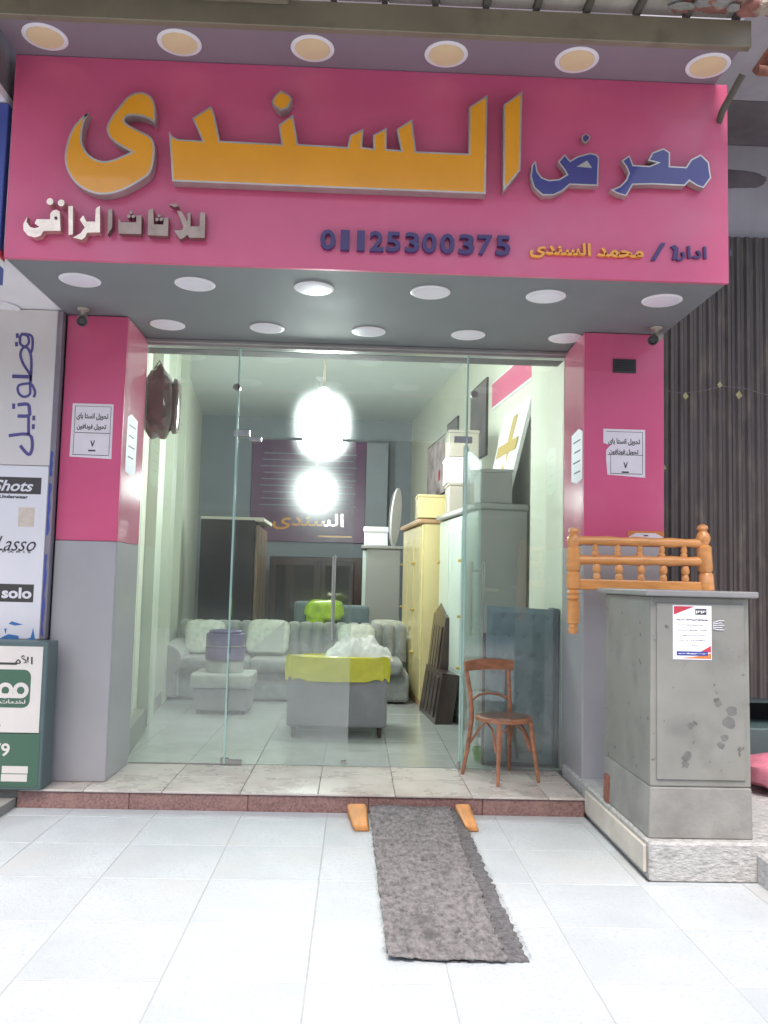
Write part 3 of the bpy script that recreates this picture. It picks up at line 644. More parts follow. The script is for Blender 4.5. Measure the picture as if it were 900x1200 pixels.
for k in range(5): b.tube([(1.90, 4.509, 1.29+k*.008), (1.93, 4.506, 1.30+k*.012-.015), (1.96-.01*(k % 2), 4.508, 1.285+k*.012)], .0022, 5)
tag(b.build('tape_scrap', 'paperg'), 'crumpled scrap of white tape beside the printed notice on the cabinet', 'tape')

# ================================================================== ORANGE BEDSTEAD PIECE
bd = thing('crib_headboard', 'varnished orange wooden cot end with turned posts standing behind the metal cabinet', 'headboard', (1.85, 5.6, .2))
def turned(x, y, z0, z1, k=1, lean=0):
    h = z1-z0; pr = [(0, .022), (.03, .034), (.05, .034), (.06, .026), (.09, .030), (.10, .040), (.30, .042), (.31, .030), (.335, .044), (.36, .030), (.385, .044), (.41, .030), (.43, .046), (.56, .046), (.58, .034), (.60, .046), (.80, .046), (.82, .030), (.85, .042), (.88, .046), (.91, .040), (.94, .024), (.96, .036), (.985, .032), (1, .012)]
    m_ = MB(); m_.lathe((x, y, z0), [(a*h, r*k) for a, r in pr], (lean, 0, 1), 18); return m_
turned(1.43, 5.6, 1.185, 1.885).build('post', 'orange', bd, smooth=True)
turned(2.345, 5.6, 1.16, 1.93, 1.05, -.07).build('post', 'orange', bd, smooth=True)
def rail(zL, zR, r, nm): 
    m_ = MB(); m_.tube([(1.44+.85*k/8, 5.6, zL+(zR-zL)*k/8) for k in range(9)], [r*(1.0+.12*math.cos(k*PI)) for k in range(9)], 12); m_.build(nm, 'orange', bd, smooth=True)
rail(1.80, 1.80, .030, 'rail'); rail(1.67, 1.68, .032, 'rail')
b = MB(); b.box(1.46, 2.30, 5.58, 5.62, 1.475, 1.545, bev=.008, seg=2); b.build('bottom_board', 'orange', bd)
for k in range(5):
    x = 1.575+k*.148
    m_ = MB(); m_.lathe((x, 5.6, 1.70), [(0, .022), (.02, .024), (.03, .016), (.05, .022), (.07, .016), (.09, .02)], n=12); m_.build('spindle', 'orange', bd, smooth=True)
    m_ = MB(); m_.lathe((x+.01, 5.6, 1.545), [(0, .022), (.02, .026), (.04, .018), (.055, .026), (.075, .028), (.10, .02)], n=12); m_.build('spindle', 'orange', bd, smooth=True)

# ================================================================== DOOR MAT
def felt(name, m, p00, p10, p01, p11, z0, label, hump):
    b = MB(); nu, nv = 34, 90
    jl = [random.uniform(-.006, .006) for _ in range(nv+1)]; jr = [random.uniform(-.008, .01) for _ in range(nv+1)]
    def fn(u, v):
        a = Vector(p00).lerp(Vector(p10), u); c = Vector(p01).lerp(Vector(p11), u); p = a.lerp(c, v)
        e = 0
        if u == 0: e = jl[int(round(v*nv))]
        if u == 1: e = jr[int(round(v*nv))]
        z = z0 + hump(v) + .0055*math.sin(u*7+v*11)*math.sin(v*17+u*3) + random.uniform(-.0012, .0012)
        return (p.x+e, p.y+(random.uniform(-.006, .006) if v in (0, 1) else 0), z)
    b.grid(fn, nu, nv)
    r = bmesh.ops.extrude_face_region(b.bm, geom=b.bm.faces[:])
    for q in r['geom']:
        if isinstance(q, bmesh.types.BMVert): q.co.z += .005
    o = tag(b.build(name, m, None, smooth=True), label, 'mat'); return o
hump = lambda v: max(0, .036*(1-v/.26)) if v < .26 else 0
felt('door_mat', 'mat', (.125, 5.635, 0), (.64, 5.64, 0), (.165, 3.50, 0), (.635, 3.485, 0), .016, 'long grey felt runner mat sloping from the doorstep onto the white tiles', hump)
felt('door_mat', 'mat2', (.22, 5.62, 0), (.715, 5.625, 0), (.30, 3.50, 0), (.725, 3.505, 0), .003, 'darker felt mat lying under the grey runner, showing along its right edge', hump)
b = MB(); b.grid(lambda u, v: (0, 0, 0), 1, 1); b.bm.clear()
for k in range(420):     # frayed fibres along the edges
    v = random.random(); side = random.random() < .7
    x = (.715+.02*v if side else .125+.04*v) + random.uniform(-.01, .006); y = 5.6-2.08*v; z = .014+hump(v)
    dx = random.uniform(.005, .022)*(1 if side else -1); dy = random.uniform(-.012, .012)
    p = [Vector((x, y, z)), Vector((x+.0, y+.003, z)), Vector((x+dx, y+dy, max(.004, z-.006)))]
    b.bm.faces.new([b.bm.verts.new(q) for q in p])
o = b.build('mat_fibres', 'mat2', None, recalc=False); o['kind'] = 'stuff'
def block(cx, cy, sx, sy, h, rz, label):
    b = MB(); b.box(-sx/2, sx/2, -sy/2, sy/2, 0, h, bev=.02, seg=3)
    for v in b.bm.verts:
        if v.co.y < -sy*.2: v.co.z *= .55; v.co.x *= .75
        v.co.x += .006*math.sin(v.co.z*90+v.co.y*30)
    o = tag(b.build('timber_block', 'blockw', None, smooth=True), label, 'wood block'); o.location = (cx, cy, 0); o.rotation_euler = (0, 0, rz)
block(.058, 5.42, .125, .36, .078, R_(4), 'orange timber block at the left edge of the felt mat by the step')
block(.735, 5.45, .10, .36, .080, R_(2), 'orange timber block at the right edge of the felt mat by the step')

# ================================================================== BENTWOOD CHAIR
ch = thing('bentwood_chair', 'red brown bentwood chair standing on the doorstep by the glass', 'chair', (1.08, 6.17, .1195), R_(24)); ch.scale = (.94, .94, .94)
SH = .455
b = MB(); b.lathe((0, 0, SH-.022), [(0, .205), (.006, .215), (.03, .215), (.036, .205)], n=36); b.build('seat_frame', 'chairw', ch, smooth=True, world=False)
b = MB(); b.lathe((0, 0, SH+.012), [(0, .185), (.006, .182), (.004, .1), (.002, .001)], n=36); b.build('seat', 'seatw', ch, smooth=True, world=False)
for s in (-1, 1):
    b = MB(); b.tube([(s*.14, -.15, SH-.02), (s*.155, -.17, .25), (s*.18, -.205, 0)], [.019, .017, .013], 12); b.build('leg', 'chairw', ch, smooth=True, world=False)
    b = MB(); b.tube([(s*.215, .235, 0), (s*.19, .20, .22), (s*.175, .175, .44), (s*.18, .195, .62), (s*.195, .235, .80), (s*.20, .245, .86)], [.014, .017, .019, .017, .016, .014], 12); b.build('leg', 'chairw', ch, smooth=True, world=False)
    b = MB(); b.tube([(s*.135, -.155, .22), (s*.10, -.12, .36), (s*.02, -.13, .42), (-s*.0, -.135, .425)], .009, 8); b.build('brace', 'chairw', ch, smooth=True, world=False)
    b = MB(); b.tube([(s*.165, -.15, .23), (s*.14, -.06, .38), (s*.14, .02, .42), (s*.15, .1, .37), (s*.185, .175, .25)], .009, 8); b.build('brace', 'chairw', ch, smooth=True, world=False)
b = MB()
def crest(u, v):
    a = (u-.5)*2; x = a*.225; y = .268-.05*(a*a)*1.0 + 0; z = .79+v*.085-.012*a*a*(1 if v > .5 else .2)
    return (x, y, z)
b.grid(crest, 18, 2); r = bmesh.ops.extrude_face_region(b.bm, geom=b.bm.faces[:])
for q in r['geom']:
    if isinstance(q, bmesh.types.BMVert): q.co.y -= .02
b.build('crest_rail', 'chairw', ch, smooth=True, world=False)
b = MB(); b.tube([(-.178, .185, .56), (-.09, .215, .60), (0, .225, .61), (.09, .215, .60), (.178, .185, .56)], .009, 8); b.build('back_hoop', 'chairw', ch, smooth=True, world=False)
b = MB(); b.lathe((0, 0, .0), [(0, .06), (.09, .08), (.1, .085), (.1, .07), (.02, .05)], n=18)
o = tag(b.build('plastic_pot', 'gpot', None, smooth=True), 'small green plastic pot on the floor behind the chair legs', 'pot'); o.location = (1.02, 6.78, .119)

# ================================================================== SHOP CONTENTS
def cush_box(cx, cy, cz, dx, dy, dz, rz, name, m, par, bev=.04):
    b = MB(); b.box(-dx/2, dx/2, -dy/2, dy/2, -dz/2, dz/2, bev=bev, seg=3); q = Matrix.Translation((cx, cy, cz)) @ Matrix.Rotation(rz, 4, 'Z'); bmesh.ops.transform(b.bm, matrix=q, verts=b.bm.verts[:]); return b.build(name, m, par, smooth=True)
# corner sofa along the left wall and across
sf = thing('corner_sofa', 'silver grey channel backed sofa with rolled arm along the left of the shop', 'sofa', (-.8, 10.3, .119))
cush_box(-.75, 10.15, .30, 2.75, .86, .32, 0, 'base', 'sofa', sf, .04)
for k in range(3): cush_box(-1.62+k*.87, 10.03, .52, .86, .78, .15, 0, 'seat_cushion', 'sofa', sf, .05)
for k in range(19):     # one channel of the tufted back at a time
    x0 = -2.12+k*.145; b = MB()
    def chan(u, v, x0=x0):
        a = v*PI*1.15; h = math.sin(PI*min(max(u, 0), 1))**.45
        if v < .5: y, z = 10.46+.02*(1-h)+v*.08, .52+v*2*.36
        else:
            t_ = (v-.5)*2*PI; y = 10.60-.10*math.cos(t_); z = .88+(.075+.012*h)*math.sin(t_)
        return (x0+u*.143, y-.045*h*(1 if v < .75 else 0), z+.012*h)
    b.grid(chan, 8, 16); b.build('back_channel', 'sofa', sf, smooth=True)
b = MB()
b.tube([(-2.08, 9.62, .56), (-2.08, 10.65, .60)], .17, 20); b.box(-2.22, -1.95, 9.64, 10.65, .16, .6, bev=.03, seg=2); b.build('arm', 'sofa', sf, smooth=True)
b = MB(); b.lathe((-2.08, 9.622, .56), [(0, .172), (-.012, .165), (-.016, .12), (-.01, .02)], (0, 1, 0), 22); b.box(-2.19, -1.98, 9.612, 9.64, .17, .5, bev=.01); b.build('arm_front', 'sofad', sf, smooth=True)
for x in (-2.1, .5):
    b = MB(); b.lathe((x, 9.8, .12), [(0, .02), (.06, .028)], n=10); b.build('foot', 'midw', sf)
def cushion(x, y, z, s, rz, tilt, label, m='cushion', trim=True):
    t = thing('throw_cushion', label, 'cushion', (x, y, z), rz)
    b = MB(); b.blob((0, 0, 0), (s, .07, s*.86), .55, 24, pinch=.12); bmesh.ops.rotate(b.bm, cent=(0, 0, 0), matrix=Matrix.Rotation(tilt, 3, 'X'), verts=b.bm.verts[:]); b.build('cover', m, t, smooth=True, world=False)
    return t
c1 = cushion(-1.76, 10.2, .79, .235, R_(12), R_(-18), 'pale satin cushion beside the rolled arm of the sofa')
c2 = cushion(-1.02, 10.18, .80, .25, R_(-6), R_(-20), 'pale satin cushion with a grey diagonal half on the sofa middle')
b = MB(); b.poly([(-.20, -.088, -.2), (.2, -.088, -.2), (.2, -.088, .17)], (0, -.012, 0)); bmesh.ops.rotate(b.bm, cent=(0, 0, 0), matrix=Matrix.Rotation(R_(-20), 3, 'X'), verts=b.bm.verts[:]); b.build('diagonal_panel', 'cushiond', c2, world=False)
cushion(.02, 10.2, .79, .22, R_(5), R_(-18), 'pale cushion on the right of the sofa behind the wrapped armchair')
# low white table and plum pouf
tb = thing('upholstered_stool', 'low pale grey box stool in front of the sofa carrying the plum pouf', 'stool', (-1.33, 8.95, .119))
cush_box(-1.33, 8.96, .455, .62, .50, .15, 0, 'cushioned_top', 'cushiond', tb, .03)
cush_box(-1.33, 8.96, .27, .56, .44, .22, 0, 'skirt', 'sofad', tb, .02)
for x, y in ((-1.56, 8.8), (-1.1, 8.8), (-1.56, 9.12), (-1.1, 9.12)):
    b = MB(); b.lathe((x, y, .1195), [(0, .014), (.05, .022)], n=10); b.build('foot', 'brownhead', tb, smooth=True)
pf = thing('banded_pouf', 'round plum satin pouf with silver bands standing on the white table', 'pouf', (-1.33, 8.93, .531))
z = .531
for k, (h, m_, r) in enumerate(((.115, 'cushiond', .19), (.014, 'silver', .197), (.13, 'purple', .20), (.014, 'silver', .203), (.12, 'purple', .198), (.03, 'purple', .17))):
    b = MB(); b.lathe((-1.33, 8.93, z), [(0, r-.008), (.006, r), (h-.006, r), (h, r-.01)], n=28); b.build('band' if m_ == 'silver' else 'tier', m_, pf, smooth=True); z += h
# armchair wrapped in yellow plastic, seen from behind
ac = thing('wrapped_armchair', 'grey armchair seen from behind with a yellow plastic sheet round its top', 'armchair', (-.13, 7.9, .119), 0)
cush_box(-.14, 7.68, .50, .88, .16, .58, 0, 'back', 'sofad', ac, .025)
for s in (-1, 1): cush_box(-.14+s*.375, 8.06, .43, .12, .58, .42, 0, 'arm', 'sofad', ac, .03)
cush_box(-.14, 8.06, .36, .62, .58, .28, 0, 'seat', 'sofad', ac, .03)
for x, y in ((-.52, 7.66), (.24, 7.66), (-.52, 8.3), (.24, 8.3)):
    b = MB(); b.lathe((x, y, .1195), [(0, .016), (.11, .027)], n=12); b.build('leg', 'brownhead', ac, smooth=True)
b = MB()
def wrapf(u, v):
    th = u*2*PI; ex = .22; c_, s_ = math.cos(th), math.sin(th); sg_ = lambda q: math.copysign(abs(q)**ex, q)
    k = 1+.012*math.sin(th*9+v*7)+.008*math.sin(th*23)
    return (-.14+sg_(c_)*.46*k, 7.68+sg_(s_)*.10*k, .625+v*.20+.01*math.sin(th*5)+(.012*math.sin(th*13) if v == 0 else 0))
b.grid(wrapf, 96, 4, close_u=True); b.box(-.56, .28, 7.6, 7.76, .79, .822, bev=.01); b.build('plastic_sheet', 'yplastic', ac, smooth=True)
b = MB()
def heap(u, v):
    x = -.27+u*.62; y = 7.62+v*.62; e = (math.sin(PI*u)**.6)*(math.sin(PI*v)**.5)
    return (x, y, .80+e*(.15+.03*math.sin(u*17+v*5)+.03*math.sin(u*9-v*19+2*math.sin(u*6))+.02*math.sin(u*31+v*17)*math.sin(v*23)+.008*math.sin(u*61-v*37)))
b.grid(heap, 48, 30); tag(b.build('cloth_heap', 'cloth', None, smooth=True), 'crumpled white cloth heaped on the wrapped armchair', 'cloth')
# bundle and chair behind
b = MB(); b.blob((-.41, 11.45, 1.09), (.25, .15, .14), .5, 30, jit=.09); b.blob((-.52, 11.45, .98), (.14, .13, .12), .6, 20, jit=.1)
tag(b.build('wrapped_bundle', 'lime', None, smooth=True), 'lime green plastic wrapped bundle behind the sofa back', 'bundle')
tl = thing('stacked_upholstery', 'dark slate upholstered chair back standing behind the sofa by the green bundle', 'chair', (0, 11.6, .119))
cush_box(-.02, 11.65, .80, .42, .16, .72, 0, 'backrest', 'teal', tl, .05); cush_box(-.62, 11.7, .82, .42, .14, .76, R_(8), 'side_cushion', 'teal', tl, .05); cush_box(-.1, 11.9, .3, .8, .5, .34, 0, 'seat', 'teal', tl, .05)
b = MB(); b.blob((.42, 11.3, .90), (.22, .14, .09), .6, 22, jit=.12); tag(b.build('folded_cloth', 'cushion', None, smooth=True), 'pale folded cloth at the right end behind the sofa', 'cloth')
m2s = thing('mint_settee', 'pale mint settee end beyond the wrapped armchair beside the cream wardrobe', 'sofa', (.55, 11.0, .119))
cush_box(.52, 10.95, .48, .36, .5, .62, 0, 'arm', 'mintw', m2s, .06); cush_box(.5, 11.2, .75, .4, .16, .32, 0, 'back', 'mintw', m2s, .05)
b = MB(); b.box(.36, .68, 10.75, 11.15, .12, .165); b.build('base', 'black', m2s)
# wardrobes
wd = thing('dark_wardrobe', 'tall dark brown wardrobe side standing behind the left of the sofa', 'wardrobe', (-1.75, 11.4, .119))
b = MB(); b.box(-2.02, -1.33, 11.05, 11.09, .5, 2.24, bev=.004); b.build('side_board', 'darkw', wd)
b = MB(); b.box(-2.02, -1.33, 11.095, 12.2, .13, 2.22, bev=.004); b.build('body', 'darkw', wd)
for k in range(3):
    b = MB(); b.box(-1.325, -1.28, 11.1+k*.36, 11.43+k*.36, .2, 2.18-.01*k, bev=.008); b.build('door', 'midw', wd)
b = MB(); b.box(-2.04, -1.22, 11.1, 12.2, 2.225, 2.28, bev=.01); b.build('cornice', 'cream', wd)
ds = thing('mirrored_sideboard', 'low wide cabinet with dark mirrored doors against the back wall', 'cabinet', (-.75, 14, .119))
b = MB(); b.box(-1.42, .12, 14.0, 14.5, .13, 1.86, bev=.01); b.build('carcass', 'brownhead', ds)
for a, c in ((-1.38, -.62), (-.58, -.04)):
    b = MB(); b.box(a, c, 13.97, 13.999, .3, 1.80, bev=.008); f = b.build('door', 'brownhead', ds)
    b = MB(); b.box(a+.07, c-.07, 13.96, 13.9695, .38, 1.73, bev=.004); b.build('mirror_panel', 'mirror', f)
gc = thing('grey_wardrobe', 'narrow grey wardrobe at the back right of the shop with boxes on top', 'wardrobe', (.36, 12.4, .119))
b = MB(); b.box(.14, .62, 12.2, 12.9, .13, 1.95, bev=.006); b.build('body', 'greyw', gc)
b = MB(); b.box(.06, .66, 12.16, 12.92, 1.953, 2.0, bev=.01); b.build('cornice', 'greyw', gc)
b = MB(); b.box(.085, .138, 12.25, 12.85, .2, 1.93, bev=.005); b.build('door', 'mintw', gc)
wb = thing('white_box', 'small white box on top of the narrow grey wardrobe', 'box', (.28, 12.4, 2.0)); b = MB(); b.box(.10, .44, 12.3, 12.6, 2.002, 2.27, bev=.01); b.build('carton', 'white', wb); b = MB(); b.box(.085, .45, 12.285, 12.61, 2.2, 2.275, bev=.008); b.build('box_lid', 'white', wb)
ov = thing('oval_mirror', 'white oval framed panel leaning upright on top of the grey wardrobe', 'mirror', (.56, 12.3, 2.0))
b = MB(); b.poly([(.53+.075*math.cos(a)+.03*math.sin(a), 12.25+.22*math.cos(a), 2.42+.42*math.sin(a)) for a in [2*PI*k/30 for k in range(30)]], (.025, -.01, 0)); b.build('panel', 'white', ov, smooth=False)
b = MB(); b.poly([(.50+.06*math.cos(a)+.02*math.sin(a), 12.23+.18*math.cos(a), 2.42+.36*math.sin(a)) for a in [2*PI*k/30 for k in range(30)]], (.004, -.01, 0)); b.build('rim', 'greyw', ov)
# cream-yellow wardrobe, front turned to the aisle
def wardrobe_r(name, label, x, y, width, depth, h, body, front, corn, ndoor, rz, cth=.06):
    t = thing(name, label, 'wardrobe', (x, y, .119), rz)     # local: x right (depth), y back (width)
    b = MB(); b.box(.02, depth, 0, width, 0, h-cth, bev=.004); b.build('body', body, t, world=False)
    dw = width/ndoor
    for k in range(ndoor):
        b = MB(); b.box(-.005, .0195, k*dw+.004, (k+1)*dw-.004, .06, h-cth-.01, bev=.005); d = b.build('door', front, t, world=False)
        b = MB(); b.box(-.012, -.0055, k*dw+.08, (k+1)*dw-.08, .5, h-cth-.15, bev=.003); b.build('raised_panel', front, d, world=False)
        for z_ in (.55, 1.05, 1.6):
            b = MB(); b.lathe((-.012, k*dw+(.06 if k % 2 else dw-.06), z_), [(0, .014), (-.02, .016), (-.03, .008)], (1, 0, 0), 10); b.build('knob', 'gold', d, world=False)
    b = MB(); b.box(-.05, depth+.01, -.025, width+.02, h-cth+.002, h, bev=.018, seg=2); b.build('cornice', corn, t, world=False)
    b = MB(); b.box(-.008, depth, -.005, width, 0, .058, bev=.003); b.build('plinth', corn if body == 'yw' else body, t, world=False)
    return t
wardrobe_r('cream_wardrobe', 'cream yellow wardrobe with carved doors facing the aisle', .74, 9.66, 1.6, .62, 2.10, 'yw', 'yw', 'ywtop', 3, R_(4.5))
wardrobe_r('taupe_wardrobe', 'large taupe grey wardrobe behind the tufted mattress, side toward the street', 1.11, 7.8, 1.75, .46, 2.12, 'greyw', 'mintw', 'greyw', 3, R_(6))
tag(panel(1.17, 1.30, 7.77, 7.785, 1.425, 1.455, 'brand_strip', 'cream', None), 'small cream name strip fixed on the side of the taupe wardrobe', 'label')
def carton(x0, x1, y0, y1, z0, z1, label, m='cream', lid=True):
    t = thing('carton', label, 'box', ((x0+x1)/2, (y0+y1)/2, z0))
    b = MB(); b.box(x0, x1, y0, y1, z0+.001, z1-.03, bev=.006); b.build('box_body', m, t)
    b = MB(); b.box(x0-.008, x1+.008, y0-.008, y1+.008, z1-.029, z1, bev=.004); b.build('box_lid', m, t)
carton(.68, 1.0, 9.62, 10.1, 2.222, 2.49, 'cream cardboard box on top of the cream wardrobe', 'yw')
carton(1.12, 1.42, 7.82, 8.2, 2.241, 2.56, 'grey box on the front of the taupe wardrobe top', 'greyw')
carton(.96, 1.30, 9.0, 9.4, 2.241, 2.56, 'lowest of three white boxes stacked on the taupe wardrobe', 'cream')
carton(.93, 1.25, 9.02, 9.4, 2.561, 2.84, 'middle one of three white boxes stacked on the taupe wardrobe', 'white')
carton(.95, 1.27, 9.0, 9.4, 2.841, 3.13, 'topmost of three white boxes stacked on the taupe wardrobe', 'cream')
# taped panel leaning against the right wall on the wardrobe
tp = thing('taped_panel', 'white panel with a gold tape cross leaning above the taupe wardrobe', 'panel', (1.5, 8.3, 2.24))
def TP(u, v, off=0): # u along depth 0..1, v up
    p = Vector((1.36-.06*u, 7.86+.95*u, 2.245)).lerp(Vector((1.60-.09*u, 7.86+.95*u, 3.27)), v); return p + Vector((-off, 0, off*.2))
b = MB(); b.poly([TP(0, 0), TP(1, 0), TP(1, 1), TP(0, 1)], (.035, 0, 0)); b.build('board', 'white', tp)
b = MB(); b.poly([TP(.36, .2, .002), TP(.54, .2, .002), TP(.54, .9, .002), TP(.36, .9, .002)], (-.004, 0, 0)); b.poly([TP(.1, .52, .007), TP(.9, .52, .007), TP(.9, .64, .007), TP(.1, .64, .007)], (-.003, 0, 0)); b.build('tape_cross', 'gold', tp)
def wallpic(y0, y1, z0, z1, name, m, label, cat, fr='darkw'):
    t = thing(name, label, cat, (RX(y0), y0, z0)); e = .02
    b = MB(); b.poly([(RX(y0)-.002, y0, z0), (RX(y1)-.002, y1, z0), (RX(y1)-.002, y1, z1), (RX(y0)-.002, y0, z1)], (-.022, 0, 0)); b.build('frame', fr, t)
    b = MB(); b.poly([(RX(y0)-.0245, y0+e, z0+e), (RX(y1)-.0245, y1-e, z0+e), (RX(y1)-.0245, y1-e, z1-e), (RX(y0)-.0245, y0+e, z1-e)], (-.003, 0, 0)); b.build('picture', m, t)
wallpic(7.7, 9.3, 3.42, 3.72, 'pink_banner', 'pink', 'pink banner strip high on the right wall above the taped panel', 'banner', 'white')
wallpic(9.55, 10.35, 2.95, 3.85, 'wall_picture', 'picdark', 'brown framed picture on the right wall behind the white boxes', 'picture')
wallpic(11.1, 11.8, 2.85, 3.7, 'wall_picture', 'picdark', 'dark framed picture in the middle of the right wall', 'picture')
wallpic(11.85, 13.3, 2.75, 3.6, 'wall_picture', 'pic', 'pale picture with a red spot farthest along the right wall', 'picture')
b = MB(); b.lathe((RX(12.3)-.030, 12.3, 3.05), [(0, .09), (-.004, .085)], (1, 0, 0), 10); tag(b.build('wall_sticker', 'redp'), 'small red heart spot on the far picture of the right wall', 'sticker')
# dark walnut bed panels
def headpanel(x, y, w_, h_, gable, rz, lean, label, th=.09):
    t = thing('bed_panel', label, 'headboard', (x, y, .119), rz)
    q = Matrix.Rotation(lean, 4, 'Y')
    def bb(mb): bmesh.ops.transform(mb.bm, matrix=q, verts=mb.bm.verts[:]); return mb
    b = MB(); pts = [(0, 0, 0), (0, w_, 0), (0, w_, h_), (0, w_*.5, h_+gable), (0, 0, h_)]; b.poly(pts, (th, 0, 0)); bb(b).build('board', 'brownhead', t, world=False)
    for k in range(4):
        b = MB(); b.box(-.012, -.001, w_*(.12+.2*k), w_*(.12+.2*k+.15), h_*.1, h_*.9, bev=.004); bb(b).build('raised_panel', 'brownhead', t, world=False)
headpanel(.84, 8.95, .75, 1.02, .14, R_(5), R_(6), 'dark walnut bed panel with pointed top leaning on the grey wardrobe')
headpanel(.80, 8.42, .95, .50, 0, R_(5), R_(8), 'low dark walnut bed panel in front of the pointed one', .17)
# tufted mattress panel
tm_ = thing('tufted_headboard', 'slate teal tufted bed headboard leaning upright inside the glass behind the chair', 'headboard', (1.235, 6.62, .12), R_(-2))
b = MB()
def tuft(u, v):
    x = -.22+u*.54; z = v*1.19; d = 0
    for r_ in range(8):
        for c_ in range(5):
            cx = -.16+c_*.115+(.066 if r_ % 2 else 0); cz = .10+r_*.145; q = ((x-cx)**2+(z-cz)**2); d += .017*math.exp(-q/.0007)
    e = min(u, 1-u, v*2, (1-v)*2)*14; return (x, -.06+d+(.03*max(0, 1-e)), z+.02*(1-u))
b.grid(tuft, 44, 84); b.build('tufted_front', 'teal', tm_, smooth=True, world=False)
b = MB(); b.box(-.21, .315, -.045, .055, 0, 1.185, bev=.02, seg=2); b.box(.29, .335, -.065, .20, 0, 1.20, bev=.01); b.build('padded_edge', 'tealside', tm_, smooth=True, world=False)
b = MB(); b.box(-.245, -.222, -.02, .04, 0, 1.0, bev=.005); b.build('back_frame', 'brownhead', tm_, world=False)
# brown wrapped upholstery hanging inside the left pane
hg = thing('wrapped_cushion', 'dark brown plastic wrapped cushion pad hanging high inside the left pane', 'cushion', (-1.6, 6.75, 2.6))
b = MB(); b.blob((-1.60, 6.70, 2.86), (.12, .08, .29), .62, 44, jit=.03)
for v in b.bm.verts:
    k_ = max(0, (v.co.z-2.86)/.3); v.co.x = -1.60+(v.co.x+1.60)*(1-.45*k_*k_); v.co.y += .012*math.sin(v.co.z*60+v.co.x*30); v.co.z += .012*math.sin(v.co.x*70)
b.build('pad', 'brownwrap', hg, smooth=True)
b = MB(); b.blob((-1.475, 6.75, 2.84), (.035, .07, .22), .6, 24, jit=.05); b.build('wrap_flap', 'brownwrap', hg, smooth=True)
b = MB(); b.tube([(-1.64, 6.68, 3.12), (-1.60, 6.68, 3.19), (-1.56, 6.68, 3.12)], .006, 6); b.build('cord', 'black', hg)
# plum banner on back wall
bn = thing('plum_banner', 'plum banner with faint lines of print and yellow lettering on the back wall', 'banner', (-.8, 15.0, 2.2))
b = MB(); b.box(-1.90, .12, 15.05, 15.08, 2.15, 3.95, bev=.005); b.build('sheet', 'plumband', bn)
for k in range(9):
    b = MB(); b.box(-1.75+.03*(k % 3), -.05-.06*(k % 2), 15.044, 15.0495, 2.78+k*.115, 2.80+k*.115); b.build('printed_line', 'wallgrey', bn)
text('السندى', 'yellow_word', 'yellow', bn, (-1.5, 15.045, 2.36), X, Zv, 1.25, .30, .004, .02)
b = MB(); b.box(-.7, -.1, 15.044, 15.0495, 2.24, 2.27); b.build('yellow_line', 'yellow', bn)

# ================================================================== LEFT NEIGHBOUR
nb = thing('neighbour_shop', 'neighbouring shop at the left edge with white ceiling and blue fascia', 'building', (-2.6, 6, 0))
b = MB(); b.box(-2.52, -2.085, 5.83, 6.5, .12, 3.3, bev=.004); b.build('pier', 'greyside', nb)
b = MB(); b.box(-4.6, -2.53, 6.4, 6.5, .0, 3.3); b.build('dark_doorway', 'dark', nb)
b = MB(); b.box(-4.6, -2.075, 4.86, 6.5, 3.3, 3.36, bev=.003); b.build('ceiling', 'white', nb)
b = MB(); b.box(-4.6, -2.085, 4.80, 4.86, 3.33, 4.2, bev=.004); b.build('fascia', 'bluep', nb)
b = MB(); b.box(-4.6, -2.078, 4.79, 4.865, 3.24, 3.279, bev=.003); b.build('white_stripe', 'white', nb)
b = MB(); b.box(-4.6, -2.078, 4.788, 4.866, 3.28, 3.329, bev=.003); b.build('red_stripe', 'redp', nb)
b = MB(); b.box(-4.6, -2.08, 4.79, 4.864, 3.14, 3.239, bev=.003); b.build('blue_stripe', 'bluep', nb)
b = MB(); b.box(-4.6, -2.10, 4.7, 6.5, 4.21, 4.27, bev=.005); b.build('fascia_cap', 'white', nb)
b = MB(); b.box(-4.6, -2.105, 4.47, 6.5, 4.275, 4.9, bev=.01); b.build('upper_beam', 'dirtyplaster', nb)
b = MB(); b.box(-4.6, -2.14, 5.75, 5.83, -.01, .12); b.box(-4.6, -2.14, 5.2, 5.75, -.01, .06); b.build('step', 'concrete', nb)
t = thing('neighbour_ceiling_lamp', 'round white ring lamp on the ceiling of the left neighbour shop', 'ceiling light', (-2.45, 5.85, 3.3))
b = MB(); b.lathe((-2.48, 5.75, 3.3), [(0, .13), (-.015, .14), (-.02, .12), (-.012, .1)], n=24); b.build('ring', 'white', t, smooth=True)
b = MB(); b.lathe((-2.48, 5.75, 3.299), [(0, .1), (-.008, .09), (-.01, .02)], n=24); b.build('diffuser', 'creamlens', t, smooth=True)
b = MB(); b.lathe((-2.52, 5.95, 3.299), [(0, .02), (-.06, .02), (-.08, .04), (-.12, .055), (-.16, .045), (-.18, .015)], n=16); tag(b.build('ceiling_bulb', 'white', None, smooth=True), 'unlit white bulb hanging in front of the left neighbour pier', 'light bulb')

BY = 5.80
def Bp(px, py, off=0): p = at(px, py, Y=BY); return Vector((p.x, BY-off, p.z))
bnr = thing('sign_board', 'tall white sign board with brand names beside the left pink pillar', 'sign', (-2.3, BY, 1.05))
b = MB(); b.box(-2.62, -2.095, 5.80, 5.829, 2.22, 3.295, bev=.004); b.build('upper_board', 'banner', bnr)
b = MB(); b.box(-2.62, -2.098, 5.798, 5.828, 1.055, 2.216, bev=.004); b.build('lower_board', 'bannerlow', bnr)
def btext(s, name, m, px0, py0, px1, py1, bold=.01, off=.003, shear=0):
    a = Bp(px0, py1); c = Bp(px1, py1); d = Bp(px0, py0); text(s, name, m, bnr, (a.x, BY-off, a.z), X, Zv, c.x-a.x, d.z-a.z, .002, bold, shear)
